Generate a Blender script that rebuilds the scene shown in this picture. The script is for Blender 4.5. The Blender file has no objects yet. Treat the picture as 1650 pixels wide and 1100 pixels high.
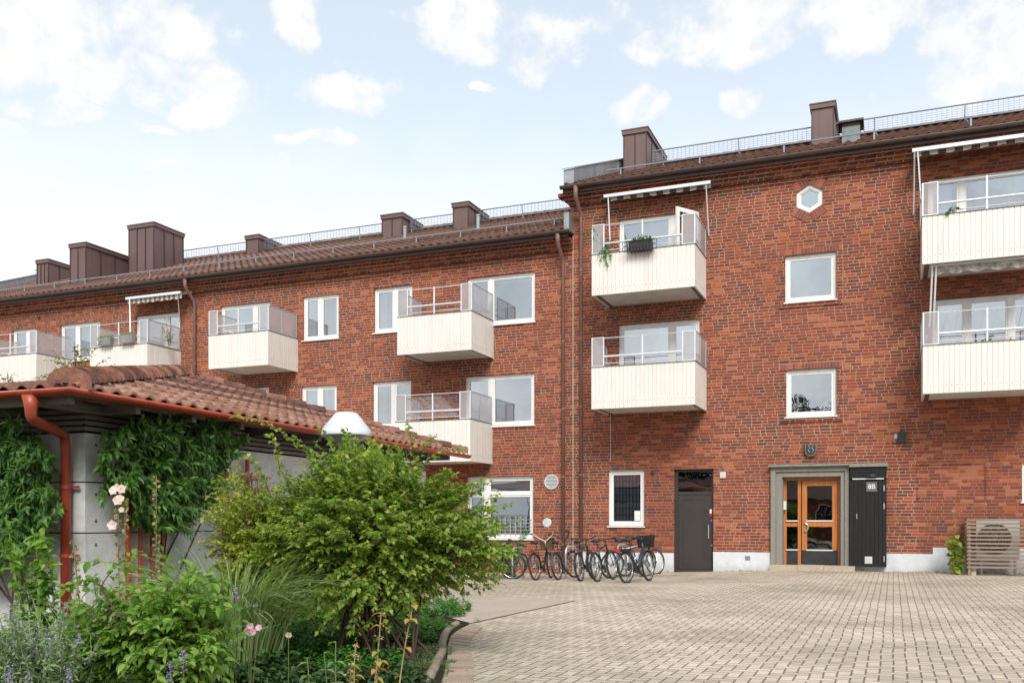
import bpy, bmesh, math, random
import numpy as np
from mathutils import Vector, Matrix
PI = math.pi
random.seed(7)
scene = bpy.context.scene
SKYMUL = (.95, 1.12, 1.06); SKYW = 6.0; EXPO = 0.66
col = scene.collection
# ---------------------------------------------------------------- camera frame / measuring helpers
TH = math.radians(22.1); CT, ST = math.cos(TH), math.sin(TH)
F = 1513.0; HY = 838.0; CH = 1.27
D = 25.12                       # facade plane distance
def P(px, py, Y):               # point of the plane Y seen at a photo pixel
    r = (px-825)/F
    X = Y*(r*CT-ST)/(CT+r*ST)
    zc = -X*ST+Y*CT
    return Vector((X, Y, CH+(HY-py)*zc/F))
def G(px, py, z=0.0):           # ground point at a photo pixel
    zc = F*(CH-z)/(py-HY); xc = (px-825)/F*zc
    return Vector((xc*CT-zc*ST, xc*ST+zc*CT, z))
def Q(px, py, zc):              # point at a camera depth
    xc = (px-825)/F*zc
    return Vector((xc*CT-zc*ST, xc*ST+zc*CT, CH+(HY-py)*zc/F))
def Yat(px, X):
    r = (px-825)/F
    return X*(CT+r*ST)/(r*CT-ST)
def sm(a, b, x):
    t = min(1, max(0, (x-a)/(b-a))); return t*t*(3-2*t)
def gz(X, Y):                   # the yard falls gently towards the bicycle stands
    return -0.035*min(7.0, max(0.0, -X-2.0))*sm(15, 22, Y)

# ---------------------------------------------------------------- object helpers
class MB:
    def __init__(s): s.v = []; s.f = []; s.uv = None
    def quad(s, a, b, c, d):
        n = len(s.v); s.v += [tuple(a), tuple(b), tuple(c), tuple(d)]; s.f.append((n, n+1, n+2, n+3)); return s
    def poly(s, pts):
        n = len(s.v); s.v += [tuple(p) for p in pts]; s.f.append(tuple(range(n, n+len(pts)))); return s
    def box(s, x0, x1, y0, y1, z0, z1):
        n = len(s.v)
        s.v += [(x0,y0,z0),(x1,y0,z0),(x1,y1,z0),(x0,y1,z0),(x0,y0,z1),(x1,y0,z1),(x1,y1,z1),(x0,y1,z1)]
        s.f += [(n,n+3,n+2,n+1),(n+4,n+5,n+6,n+7),(n,n+1,n+5,n+4),(n+1,n+2,n+6,n+5),(n+2,n+3,n+7,n+6),(n+3,n,n+4,n+7)]
        return s
    def obox(s, o, ax, ay, az):          # box from a corner and three edge vectors
        o, ax, ay, az = Vector(o), Vector(ax), Vector(ay), Vector(az)
        n = len(s.v)
        for p in (o, o+ax, o+ax+ay, o+ay, o+az, o+ax+az, o+ax+ay+az, o+ay+az): s.v.append(tuple(p))
        s.f += [(n,n+3,n+2,n+1),(n+4,n+5,n+6,n+7),(n,n+1,n+5,n+4),(n+1,n+2,n+6,n+5),(n+2,n+3,n+7,n+6),(n+3,n,n+4,n+7)]
        return s
    def tube(s, pts, r, n=8, cap=True):
        pts = [Vector(p) for p in pts]; m = len(pts)
        rs = r if isinstance(r, (list, tuple)) else [r]*m
        up = None; base = len(s.v)
        for i, p in enumerate(pts):
            if i == 0: t = pts[1]-p
            elif i == m-1: t = p-pts[i-1]
            else: t = (pts[i+1]-p).normalized()+(p-pts[i-1]).normalized()
            if t.length < 1e-9: t = Vector((0,0,1))
            t.normalize()
            if up is None:
                up = t.orthogonal().normalized()
            else:
                up = up-t*up.dot(t)
                up = up.normalized() if up.length > 1e-6 else t.orthogonal().normalized()
            w = t.cross(up)
            for k in range(n):
                a = 2*PI*k/n
                s.v.append(tuple(p+(up*math.cos(a)+w*math.sin(a))*rs[i]))
        for i in range(m-1):
            for k in range(n):
                a = base+i*n+k; b = base+i*n+(k+1) % n
                s.f.append((a, b, b+n, a+n))
        if cap:
            s.f.append(tuple(base+k for k in range(n-1, -1, -1)))
            s.f.append(tuple(base+(m-1)*n+k for k in range(n)))
        return s
    def lathe(s, prof, c=(0,0,0), n=24, axis='z'):   # prof list of (r, z)
        base = len(s.v)
        for r, z in prof:
            for k in range(n):
                a = 2*PI*k/n
                if axis == 'z': s.v.append((c[0]+r*math.cos(a), c[1]+r*math.sin(a), c[2]+z))
                else: s.v.append((c[0]+r*math.cos(a), c[1]+z, c[2]+r*math.sin(a)))
        for i in range(len(prof)-1):
            for k in range(n):
                a = base+i*n+k; b = base+i*n+(k+1) % n
                s.f.append((a, b, b+n, a+n))
        return s
    def build(s, name, m, parent=None, smooth=False):
        me = bpy.data.meshes.new(name)
        me.from_pydata(s.v, [], s.f)
        me.materials.append(m)
        if smooth: me.shade_smooth()
        me.update()
        o = bpy.data.objects.new(name, me); col.objects.link(o)
        if parent is not None:
            o.parent = parent
        return o
def tag(o, label=None, cat=None, group=None, kind=None):
    if label: o['label'] = label
    if cat: o['category'] = cat
    if group: o['group'] = group
    if kind: o['kind'] = kind
    return o
def empty(name, loc=(0,0,0), rz=0.0, label=None, cat=None, group=None):
    o = bpy.data.objects.new(name, None); col.objects.link(o)
    o.location = loc; o.rotation_euler = (0, 0, rz); o.empty_display_size = .1
    return tag(o, label, cat, group)
def sweep(mb, prof, path, closed=False):   # profile (out, z) along a horizontal path; out = right-hand side of travel
    n = len(prof); base = len(mb.v); pts = [Vector(p) for p in path]
    for i, p in enumerate(pts):
        d0 = (p-pts[i-1]).normalized() if i else None
        d1 = (pts[i+1]-p).normalized() if i < len(pts)-1 else None
        if d0 is None: d0 = d1
        if d1 is None: d1 = d0
        n0 = Vector((d0.y, -d0.x, 0)); n1 = Vector((d1.y, -d1.x, 0))
        m = (n0+n1); m = m/(m.length_squared/2) if m.length > 1e-6 else n0
        for o, z in prof: mb.v.append(tuple(p+m*o+Vector((0, 0, z))))
    for i in range(len(pts)-1):
        for k in range(n-1 if not closed else n):
            a = base+i*n+k; b = base+i*n+(k+1) % n
            mb.f.append((a, b, b+n, a+n))
    return mb

# ---------------------------------------------------------------- material helpers
class NT:
    def __init__(s, nt): s.t = nt
    def n(s, typ, **kw):
        nd = s.t.nodes.new(typ)
        for k, v in kw.items():
            if k.startswith('i_'):
                key = k[2:]; key = int(key) if key.isdigit() else key.replace('_', ' ')
                s.set(nd.inputs[key], v)
            else: setattr(nd, k, v)
        return nd
    def set(s, inp, v):
        if isinstance(v, bpy.types.NodeSocket): s.t.links.new(v, inp)
        elif isinstance(v, bpy.types.Node): s.t.links.new(v.outputs[0], inp)
        else: inp.default_value = v
    def m(s, op, a, b=None, c=None):
        nd = s.t.nodes.new('ShaderNodeMath'); nd.operation = op
        for i, x in enumerate((a, b, c)):
            if x is not None: s.set(nd.inputs[i], x)
        return nd.outputs[0]
    def mix(s, f, a, b, blend='MIX'):
        nd = s.t.nodes.new('ShaderNodeMix'); nd.data_type = 'RGBA'; nd.blend_type = blend
        s.set(nd.inputs[0], f); s.set(nd.inputs[6], a); s.set(nd.inputs[7], b)
        return nd.outputs[2]
    def ramp(s, f, stops, interp='LINEAR'):
        nd = s.t.nodes.new('ShaderNodeValToRGB'); nd.color_ramp.interpolation = interp
        e = nd.color_ramp.elements
        while len(e) < len(stops): e.new(.5)
        for i, (p, c) in enumerate(stops):
            e[i].position = p; e[i].color = c if len(c) == 4 else (*c, 1)
        s.set(nd.inputs[0], f); return nd.outputs[0]
    def mr(s, v, a, b, c=0.0, d=1.0, smooth=False):
        nd = s.t.nodes.new('ShaderNodeMapRange')
        if smooth: nd.interpolation_type = 'SMOOTHSTEP'
        for i, x in enumerate((v, a, b, c, d)): s.set(nd.inputs[i], x)
        return nd.outputs[0]
    def noise(s, scale, detail=3, rough=.55, vec=None):
        nd = s.t.nodes.new('ShaderNodeTexNoise')
        nd.inputs['Scale'].default_value = scale; nd.inputs['Detail'].default_value = detail; nd.inputs['Roughness'].default_value = rough
        if vec is None: vec = s.pos()
        s.t.links.new(vec, nd.inputs['Vector']); return nd.outputs[0]
    def pos(s):
        if not hasattr(s, '_p'): s._p = s.n('ShaderNodeNewGeometry')
        return s._p.outputs['Position']
    def xyz(s, v=None):
        nd = s.t.nodes.new('ShaderNodeSeparateXYZ'); s.t.links.new(v or s.pos(), nd.inputs[0]); return nd.outputs
    def vec(s, x, y, z=0.0):
        nd = s.t.nodes.new('ShaderNodeCombineXYZ')
        for i, v in enumerate((x, y, z)): s.set(nd.inputs[i], v)
        return nd.outputs[0]
    def bump(s, h, strength=.5, dist=.01):
        return s.n('ShaderNodeBump', i_Strength=strength, i_Distance=dist, i_Height=h).outputs[0]
def newmat(name):
    m = bpy.data.materials.new(name); m.use_nodes = True; m.node_tree.nodes.clear()
    t = NT(m.node_tree); return m, t
def finish(t, **kw):
    b = t.n('ShaderNodeBsdfPrincipled')
    for k, v in kw.items(): t.set(b.inputs[k.replace('_', ' ')], v)
    o = t.n('ShaderNodeOutputMaterial'); t.t.links.new(b.outputs[0], o.inputs[0]); return b
def rgb(r, g, b): return (r, g, b, 1.0)
def plain(name, c, rough=.5, metal=0.0, var=.12, scale=3.0, bump=0.0, bscale=60., spec=.5, streak=0.0):
    m, t = newmat(name)
    f = t.noise(scale, 4, .6)
    k = t.mr(f, .25, .75, 1-var, 1+var)
    if streak:
        x = t.xyz(); sv = t.vec(t.m('MULTIPLY', x[0], 9), t.m('MULTIPLY', x[1], 9), t.m('MULTIPLY', x[2], .5))
        k = t.m('MULTIPLY', k, t.mr(t.noise(1.0, 4, .6, sv), .45, .8, 1.0, 1-streak))
    c4 = t.mix(1.0, rgb(*c), t.vec(k, k, k), 'MULTIPLY')
    kw = dict(Base_Color=c4, Roughness=t.mr(f, .2, .8, max(0, rough-.08), min(1, rough+.08)), Metallic=metal, Specular_IOR_Level=spec)
    if bump: kw['Normal'] = t.bump(t.noise(bscale, 4, .6), bump, .004)
    finish(t, **kw); return m

def brick_mat(name, soldier=False, tint=1.0):
    m, t = newmat(name); x = t.xyz()
    u = t.m('ADD', x[0], x[1]); v = x[2]
    u = t.m('ADD', u, 100.0)
    if soldier: u, v = t.m('ADD', v, 50.0), t.m('ADD', t.m('ADD', x[0], x[1]), 100.0)
    wob = t.m('MULTIPLY', t.m('SUBTRACT', t.noise(9.0, 2), .5), .006)
    v = t.m('ADD', v, wob)
    ch = .0805; BL = .266; HL = .136; per = 2*BL+HL
    rv = t.m('DIVIDE', v, ch); row = t.m('FLOOR', rv); fv = t.m('FRACT', rv)
    rn = t.n('ShaderNodeTexWhiteNoise', noise_dimensions='1D', i_W=row).outputs[0]
    off = t.m('ADD', t.m('MULTIPLY', row, .2), t.m('MULTIPLY', rn, .30))
    uu = t.m('DIVIDE', t.m('ADD', u, off), per)
    cell = t.m('FLOOR', uu); f = t.m('MULTIPLY', t.m('FRACT', uu), per)
    k = t.m('FLOOR', t.m('DIVIDE', f, BL)); xx = t.m('SUBTRACT', f, t.m('MULTIPLY', k, BL))
    w = t.m('SUBTRACT', BL, t.m('MULTIPLY', t.m('GREATER_THAN', k, 1.5), BL-HL))
    d = t.m('MINIMUM', t.m('MINIMUM', xx, t.m('SUBTRACT', w, xx)), t.m('MULTIPLY', t.m('MINIMUM', fv, t.m('SUBTRACT', 1.0, fv)), ch))
    rough_edge = t.m('MULTIPLY', t.m('SUBTRACT', t.noise(70., 3), .5), .005)
    body = t.mr(t.m('ADD', d, rough_edge), .0052, .0104, smooth=True)
    idv = t.vec(t.m('ADD', t.m('MULTIPLY', cell, 3.0), k), row, 0.0)
    wn = t.n('ShaderNodeTexWhiteNoise', noise_dimensions='2D', i_Vector=idv)
    patch = t.noise(.55, 4, .6)
    r = t.m('ADD', wn.outputs[0], t.m('MULTIPLY', t.m('SUBTRACT', patch, .47), 1.1))
    T = tint
    colr = t.ramp(r, [(0.0, (.115*T, .048*T, .037*T)), (.08, (.148*T, .050*T, .037*T)), (.25, (.19*T, .053*T, .036*T)), (.52, (.225*T, .058*T, .036*T)),
                      (.78, (.265*T, .066*T, .038*T)), (.93, (.34*T, .088*T, .038*T)), (1.0, (.37*T, .125*T, .07*T))])
    grain = t.mr(t.noise(45., 5, .7), .25, .75, .74, 1.24)
    colr = t.mix(1.0, colr, t.vec(grain, grain, grain), 'MULTIPLY')
    # weathering: pale efflorescence smears and dark sooty streaks
    eff = t.mr(t.noise(2.3, 6, .7), .60, .78, 0, .16)
    colr = t.mix(eff, colr, rgb(.46, .24, .18))
    sv = t.vec(t.m('MULTIPLY', u, 1.6), 0.0, t.m('MULTIPLY', x[2], .35))
    soot = t.m('MAXIMUM', t.mr(t.noise(1.0, 5, .65, sv), .52, .8, 0, .26), t.m('MULTIPLY', t.mr(x[2], .35, 1.3, .4, 0), t.mr(t.noise(1.4, 4), .4, .65)))
    mort = t.mix(t.mr(t.noise(1.1, 4), .35, .65), rgb(.44, .32, .23), rgb(.30, .205, .145))
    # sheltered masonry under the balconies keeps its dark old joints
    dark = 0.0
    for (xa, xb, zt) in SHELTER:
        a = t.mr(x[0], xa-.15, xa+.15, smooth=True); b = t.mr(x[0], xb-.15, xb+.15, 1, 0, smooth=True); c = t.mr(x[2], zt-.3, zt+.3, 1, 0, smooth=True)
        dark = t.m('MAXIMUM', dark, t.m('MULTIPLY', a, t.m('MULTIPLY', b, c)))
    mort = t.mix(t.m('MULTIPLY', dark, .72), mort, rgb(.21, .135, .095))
    c = t.mix(body, mort, colr)
    c = t.mix(soot, c, t.mix(.5, c, rgb(.07, .045, .04)))
    h = t.m('ADD', t.m('MULTIPLY', body, 1.0), t.m('MULTIPLY', t.noise(60., 4), .35))
    finish(t, Base_Color=c, Roughness=.92, Specular_IOR_Level=.12, Normal=t.bump(h, .7, .008))
    return m

def paver_mat():
    m, t = newmat('herringbone_pavers'); x = t.xyz(); W = .106
    wobx = t.m('MULTIPLY', t.m('SUBTRACT', t.noise(.8, 2), .5), .045)
    px = t.m('DIVIDE', t.m('ADD', t.m('ADD', x[0], wobx), 200*W), W); py = t.m('DIVIDE', t.m('ADD', t.m('SUBTRACT', x[1], wobx), 200*W), W)
    i = t.m('FLOOR', px); j = t.m('FLOOR', py); fx = t.m('FRACT', px); fy = t.m('FRACT', py)
    k = t.m('FLOORED_MODULO', t.m('SUBTRACT', i, j), 4.0)
    hor = t.m('LESS_THAN', k, 1.5)
    kk = t.m('SUBTRACT', 3.0, k)
    a1 = t.m('ADD', fx, k); a = t.m('MINIMUM', a1, t.m('SUBTRACT', 2.0, a1)); a = t.m('MINIMUM', a, t.m('MINIMUM', fy, t.m('SUBTRACT', 1.0, fy)))
    b1 = t.m('ADD', fy, kk); b = t.m('MINIMUM', b1, t.m('SUBTRACT', 2.0, b1)); b = t.m('MINIMUM', b, t.m('MINIMUM', fx, t.m('SUBTRACT', 1.0, fx)))
    d = t.m('ADD', t.m('MULTIPLY', hor, a), t.m('MULTIPLY', t.m('SUBTRACT', 1.0, hor), b))
    d = t.m('ADD', d, t.m('MULTIPLY', t.m('SUBTRACT', t.noise(50., 2), .5), .03))
    idx = t.m('SUBTRACT', i, t.m('MULTIPLY', hor, k)); idy = t.m('SUBTRACT', j, t.m('MULTIPLY', t.m('SUBTRACT', 1.0, hor), kk))
    wn = t.n('ShaderNodeTexWhiteNoise', noise_dimensions='2D', i_Vector=t.vec(idx, idy, 0.0)).outputs[0]
    body = t.mr(d, .035, .085, smooth=True)
    c = t.ramp(wn, [(0, (.44, .37, .285)), (.5, (.52, .44, .345)), (1, (.59, .50, .395))])
    g = t.mr(t.noise(120., 4, .7), .3, .7, .84, 1.12); c = t.mix(1.0, c, t.vec(g, g, g), 'MULTIPLY')
    st = t.mr(t.noise(.38, 6, .66), .40, .66, 1.08, .70); c = t.mix(1.0, c, t.vec(st, st, st), 'MULTIPLY')
    st2 = t.mr(t.noise(2.6, 5, .7), .55, .75, 0, .35); c = t.mix(st2, c, rgb(.30, .25, .19))
    # moss in the joints close to the planting
    moss = t.m('MULTIPLY', t.mr(x[0], -3.2, -.9, 1, 0), t.mr(x[1], 9.5, 5.5, 0, 1)); moss = t.m('MULTIPLY', moss, t.mr(t.noise(3., 3), .35, .6))
    body = t.m('MAXIMUM', body, .12)
    jc = t.mix(t.m('MAXIMUM', moss, t.mr(t.noise(1.7, 4), .5, .7, 0, .5)), rgb(.12, .095, .07), rgb(.10, .105, .035))
    c = t.mix(body, jc, c)
    c = t.mix(t.m('MULTIPLY', moss, .3), c, rgb(.22, .22, .11))
    h = t.m('ADD', body, t.m('MULTIPLY', t.noise(90., 4), .25))
    finish(t, Base_Color=c, Roughness=.85, Specular_IOR_Level=.3, Normal=t.bump(h, .8, .010)); return m

def tile_mat(name, cols, moss=.3, sc=5.0):
    m, t = newmat(name); x = t.xyz()
    isl = t._p.outputs['Random Per Island'] if hasattr(t, '_p') else 0.5
    n1 = t.noise(sc, 5, .65)
    r = t.m('ADD', n1, t.m('MULTIPLY', t.m('SUBTRACT', isl, .5), .5))
    c = t.ramp(r, [(.25, cols[0]), (.45, cols[1]), (.6, cols[2]), (.78, cols[3])])
    g = t.mr(t.noise(sc*9, 4, .7), .3, .7, .75, 1.2); c = t.mix(1.0, c, t.vec(g, g, g), 'MULTIPLY')
    mo = t.mr(t.noise(sc*2.2, 6, .75), .52, .68, 0, moss); c = t.mix(mo, c, rgb(.07, .06, .04))
    finish(t, Base_Color=c, Roughness=.85, Specular_IOR_Level=.3, Normal=t.bump(t.noise(sc*14, 4), .4, .006)); return m

def leaf_mat(name, c1, c2, c3=None, trans=.35, rough=.45):
    m, t = newmat(name); g = t.n('ShaderNodeNewGeometry'); t._p = g
    r = g.outputs['Random Per Island']
    n = t.noise(1.7, 3, .6)
    rr = t.m('ADD', t.m('MULTIPLY', r, .65), t.m('MULTIPLY', n, .45))
    st = [(.15, c1), (.6, c2)] + ([(.9, c3)] if c3 else [])
    c = t.ramp(rr, st)
    b = t.n('ShaderNodeBsdfPrincipled'); t.set(b.inputs['Base Color'], c); b.inputs['Roughness'].default_value = rough; b.inputs['Specular IOR Level'].default_value = .4
    tr = t.n('ShaderNodeBsdfTranslucent'); t.set(tr.inputs[0], t.mix(1.0, c, rgb(1.35, 1.5, .55), 'MULTIPLY'))
    mx = t.n('ShaderNodeMixShader'); mx.inputs[0].default_value = trans
    t.t.links.new(b.outputs[0], mx.inputs[1]); t.t.links.new(tr.outputs[0], mx.inputs[2])
    o = t.n('ShaderNodeOutputMaterial'); t.t.links.new(mx.outputs[0], o.inputs[0]); return m

def glass_mat(name, refl=.35, tint=(.9, .95, .97), rough=.0):
    m, t = newmat(name)
    gl = t.n('ShaderNodeBsdfGlossy'); gl.inputs['Roughness'].default_value = rough; gl.inputs['Color'].default_value = rgb(.82, .88, .92)
    nz = t.bump(t.noise(.9, 2), .12, .05); t.set(gl.inputs['Normal'], nz)
    tr = t.n('ShaderNodeBsdfTransparent'); tr.inputs[0].default_value = rgb(*tint)
    mx = t.n('ShaderNodeMixShader')
    lw = t.n('ShaderNodeLayerWeight'); lw.inputs[0].default_value = .35
    t.set(mx.inputs[0], t.mr(lw.outputs['Fresnel'], 0, 1, refl, 1))
    t.t.links.new(tr.outputs[0], mx.inputs[1]); t.t.links.new(gl.outputs[0], mx.inputs[2])
    o = t.n('ShaderNodeOutputMaterial'); t.t.links.new(mx.outputs[0], o.inputs[0]); return m
def frosted_mat():
    m, t = newmat('frosted_glass')
    tr = t.n('ShaderNodeBsdfTransparent'); tr.inputs[0].default_value = rgb(.90, .89, .91)
    b = t.n('ShaderNodeBsdfPrincipled'); b.inputs['Roughness'].default_value = .25
    n = t.noise(2.0, 4); t.set(b.inputs['Base Color'], t.ramp(n, [(.3, (.60, .595, .61)), (.7, (.74, .73, .745))]))
    tl = t.n('ShaderNodeBsdfTranslucent'); tl.inputs[0].default_value = rgb(.78, .76, .80)
    a = t.n('ShaderNodeMixShader'); a.inputs[0].default_value = .45; t.t.links.new(b.outputs[0], a.inputs[1]); t.t.links.new(tl.outputs[0], a.inputs[2])
    mx = t.n('ShaderNodeMixShader'); mx.inputs[0].default_value = .58
    t.t.links.new(tr.outputs[0], mx.inputs[1]); t.t.links.new(a.outputs[0], mx.inputs[2])
    o = t.n('ShaderNodeOutputMaterial'); t.t.links.new(mx.outputs[0], o.inputs[0]); return m
def wood_mat(name, c1, c2, sc=(1, 1, 30), rough=.6):
    m, t = newmat(name); x = t.xyz()
    v = t.vec(t.m('MULTIPLY', x[0], sc[0]), t.m('MULTIPLY', x[1], sc[1]), t.m('MULTIPLY', x[2], sc[2]))
    n = t.noise(2.0, 5, .65, v)
    c = t.ramp(n, [(.3, c1), (.7, c2)])
    finish(t, Base_Color=c, Roughness=rough, Normal=t.bump(n, .3, .004)); return m
# ---------------------------------------------------------------- balcony table (photo measurements on the balcony fronts)
BD = 1.5; YF = D-BD
def bal(xl, xr, px_ref, yt, yb):
    a = P(xl, yt, YF).x; b = P(xr, yt, YF).x
    p = P(px_ref, yt, YF); q = P(px_ref, yb, YF)
    return a, b, q.z, p.z
BAL_R = [('upper', bal(953.5, 1120, 1120, 392.7, 461)), ('lower', bal(953, 1120.5, 1120.5, 581.5, 651.3)),
         ('upper_right', bal(1486, 1700, 1486, 349.6, 426)), ('lower_right', bal(1487, 1700, 1487, 557.5, 634.5))]
BAL_L = [("a3", bal(640, 760, 760, 500.6, 563)), ("a2", bal(637, 758, 758, 674.8, 742.4)), ("b3", bal(336, 432.3, 432.3, 532.3, 587.3)),

         ('c3', bal(145, 237.4, 237.4, 553, 605)), ('d3', bal(-26, 58.6, 58.6, 569, 618))]
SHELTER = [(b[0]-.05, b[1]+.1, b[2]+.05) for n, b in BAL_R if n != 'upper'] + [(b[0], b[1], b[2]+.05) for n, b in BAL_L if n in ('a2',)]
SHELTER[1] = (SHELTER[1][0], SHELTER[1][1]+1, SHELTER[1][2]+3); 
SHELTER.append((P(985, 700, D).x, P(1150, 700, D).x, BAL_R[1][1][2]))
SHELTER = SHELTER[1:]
M = {}
M['brick'] = brick_mat('red_brick'); M['soldier'] = brick_mat('red_brick_soldier', True, .95)
M['corbel'] = brick_mat('corbel_brick', False, .8)
M['paver'] = paver_mat()
M['white'] = plain('white_painted_wood', (.74, .74, .72), .4, var=.05, streak=.12)
M['plinth'] = plain('white_plinth_paint', (.60, .62, .65), .6, var=.10, scale=5, bump=.5, bscale=30, streak=.25)
M['clad'] = plain('cream_metal_cladding', (.71, .67, .625), .5, var=.05, scale=1.5, streak=.12)
M['slab'] = plain('balcony_concrete', (.62, .60, .57), .85, var=.16, scale=2.5, bump=.3, streak=.1)
M['slabdark'] = plain('dark_trim_and_gap_shade', (.13, .12, .10), .9, var=.4, scale=8)  # dark trim colour, also the painted shade in the gap round the slab
M['steel'] = plain('galvanised_steel', (.50, .52, .55), .4, .6, var=.12, scale=12)
M['roofsteel'] = plain('blue_grey_roof_steel', (.27, .305, .36), .5, .3, var=.12, scale=12)
M['alu'] = plain('aluminium', (.74, .75, .77), .35, .35, var=.06)
M['zinc'] = plain('zinc_sheet', (.33, .345, .355), .45, .5, var=.22, scale=1.8, streak=.2)
M['brownmetal'] = plain('brown_sheet_metal', (.155, .098, .090), .45, .15, var=.10, scale=1.0, streak=.25)
M['seam'] = plain('dark_brown_seams', (.055, .036, .034), .5, .2)
M['gutter'] = plain('brown_gutter_paint', (.085, .055, .050), .4, .1, var=.18, scale=2)
M['pipe'] = plain('brown_pipe_paint', (.20, .105, .085), .5, .05, var=.2, scale=2, streak=.35)
M['redmetal'] = plain('red_oxide_paint', (.36, .062, .032), .42, .0, var=.16, scale=4, streak=.2)
M['glass'] = glass_mat('window_glass', .55)
M['glasslow'] = glass_mat('ground_floor_glass', .22, (.8, .82, .84)); M['glassdark'] = glass_mat('door_glass', .16, (.25, .28, .27))
M['frost'] = frosted_mat()
M['curtain'] = plain('white_curtain', (.66, .69, .72), .9, var=.08, scale=4)
M['blind'] = plain('grey_roller_blind', (.60, .63, .68), .8, var=.05)
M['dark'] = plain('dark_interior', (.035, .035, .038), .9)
M['black'] = plain('black_paint', (.022, .022, .023), .5, var=.3, scale=5)
M['blackboard'] = wood_mat('black_stained_boards', (.005, .005, .006), (.012, .012, .012), (12, 1, .8), .85)
M['darkdoor'] = plain('charcoal_door_paint', (.034, .029, .026), .5, var=.08)
M['oak'] = wood_mat('varnished_oak', (.36, .115, .030), (.52, .195, .055), (14, 1, 1.1), .32)
M['granite'] = plain('grey_granite', (.23, .215, .185), .8, var=.22, scale=30, bump=.4, bscale=160, streak=.2)
M['stone'] = plain('beige_step_stone', (.42, .34, .26), .85, var=.2, scale=14, bump=.5, bscale=90)
M['greywood'] = wood_mat('weathered_wood', (.17, .115, .085), (.33, .235, .175), (1, 1, 26), .8)
M['timber'] = wood_mat('weathered_timber_edge', (.16, .12, .085), (.33, .26, .19), (5, 5, 5), .85)
M['concrete'] = None
M['fartile'] = tile_mat('brown_concrete_tiles', [(.085, .046, .036), (.135, .070, .052), (.175, .090, .066), (.24, .135, .10)], .6, 3.0)
M['pantile'] = tile_mat('old_red_pantiles', [(.10, .050, .038), (.20, .088, .062), (.27, .125, .088), (.37, .22, .16)], .8, 5.5)
M['soil'] = plain('garden_soil', (.035, .026, .018), .95, spec=.05, var=.4, scale=8, bump=1.0, bscale=25)
M['rubber'] = plain('tyre_rubber', (.028, .028, .028), .75, var=.2)
M['bikeblack'] = plain('black_bike_paint', (.02, .02, .022), .3)
M['chrome'] = plain('chrome', (.62, .62, .63), .25, .9)
M['bikesilver'] = plain('silver_bike_paint', (.42, .45, .50), .3, .4)
M['bikegreen'] = plain('dark_green_bike_paint', (.012, .055, .04), .3)
M['bikegrey'] = plain('grey_blue_bike_paint', (.05, .058, .075), .35, .2)
M['wicker'] = plain('brown_wicker', (.11, .06, .04), .8, var=.3, scale=50)
M['creamgrip'] = plain('cream_enamel', (.66, .60, .47), .4)
M['redlens'] = plain('red_reflector', (.55, .02, .015), .2)
M['orange'] = plain('orange_reflector', (.85, .20, .02), .25)
M['lampwhite'] = plain('white_lamp_enamel', (.56, .585, .61), .35, var=.03)
M['opal'] = plain('opal_lamp_glass', (.38, .40, .40), .3)
M['bark'] = plain('brown_bark', (.10, .058, .042), .85, var=.35, scale=15)
M['stemgreen'] = plain('green_stem', (.14, .17, .055), .7, var=.3, scale=10)
M['drystem'] = plain('dry_stem', (.33, .25, .12), .8, var=.3, scale=20)
M['wall_ac'] = plain('air_conditioner_casing', (.34, .35, .34), .45)
M['gold'] = plain('old_bronze_crest', (.16, .125, .06), .5, .3, var=.4, scale=25)
M['blue'] = plain('dark_blue_enamel', (.02, .035, .05), .4, var=.4, scale=30)
M['lead'] = plain('green_grey_copper_flashing', (.17, .20, .19), .45, .3, var=.25, scale=6)
def plinthmat():
    m, t = newmat('white_plinth_paint_splashed'); x = t.xyz(); n = t.noise(5, 5, .65)
    c = t.ramp(n, [(.3, (.52, .54, .57)), (.7, (.64, .66, .69))]); d = t.m('MULTIPLY', t.mr(t.m('ADD', x[2], t.m('MULTIPLY', n, .12)), -.05, .22, 1, 0), .55)
    c = t.mix(d, c, rgb(.30, .25, .19)); chips = t.mr(t.noise(22, 5, .75), .66, .70, 0, .7); c = t.mix(chips, c, rgb(.33, .29, .26))
    finish(t, Base_Color=c, Roughness=.7, Normal=t.bump(t.noise(30, 4), .5, .005)); return m
M['splash'] = plinthmat()
def stripes(name, a, b, w):
    m, t = newmat(name); x = t.xyz(); s = t.m('GREATER_THAN', t.m('FRACT', t.m('DIVIDE', t.m('ADD', x[0], 100.), w)), .5)
    finish(t, Base_Color=t.mix(s, rgb(*a), rgb(*b)), Roughness=.9); return m
M['stripe'] = stripes('striped_awning_cloth', (.34, .31, .28), (.06, .03, .03), .36)
M['stripe2'] = stripes('brown_striped_awning_cloth', (.50, .47, .42), (.20, .15, .13), .20)
M['canvas'] = plain('mildewed_awning_cloth', (.36, .34, .30), .9, var=.8, scale=9)
# board marked concrete with panel joints, tie holes and stains
def concrete():
    m, t = newmat('grey_concrete_panels'); x = t.xyz(); n = t.noise(3.2, 6, .68)
    c = t.ramp(n, [(.3, (.44, .44, .435)), (.5, (.58, .58, .57)), (.7, (.70, .70, .69))])
    pores = t.mr(t.noise(60., 2), .66, .72, 0, .4); c = t.mix(pores, c, rgb(.15, .15, .15))
    sv = t.vec(t.m('MULTIPLY', x[0], 4), t.m('MULTIPLY', x[1], 4), t.m('MULTIPLY', x[2], .5))
    c = t.mix(t.mr(t.noise(1.2, 5, .6, sv), .5, .8, 0, .4), c, rgb(.17, .165, .155))
    finish(t, Base_Color=c, Roughness=.8, Normal=t.bump(t.noise(40., 5), .25, .005)); return m
M['concrete'] = concrete()

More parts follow.
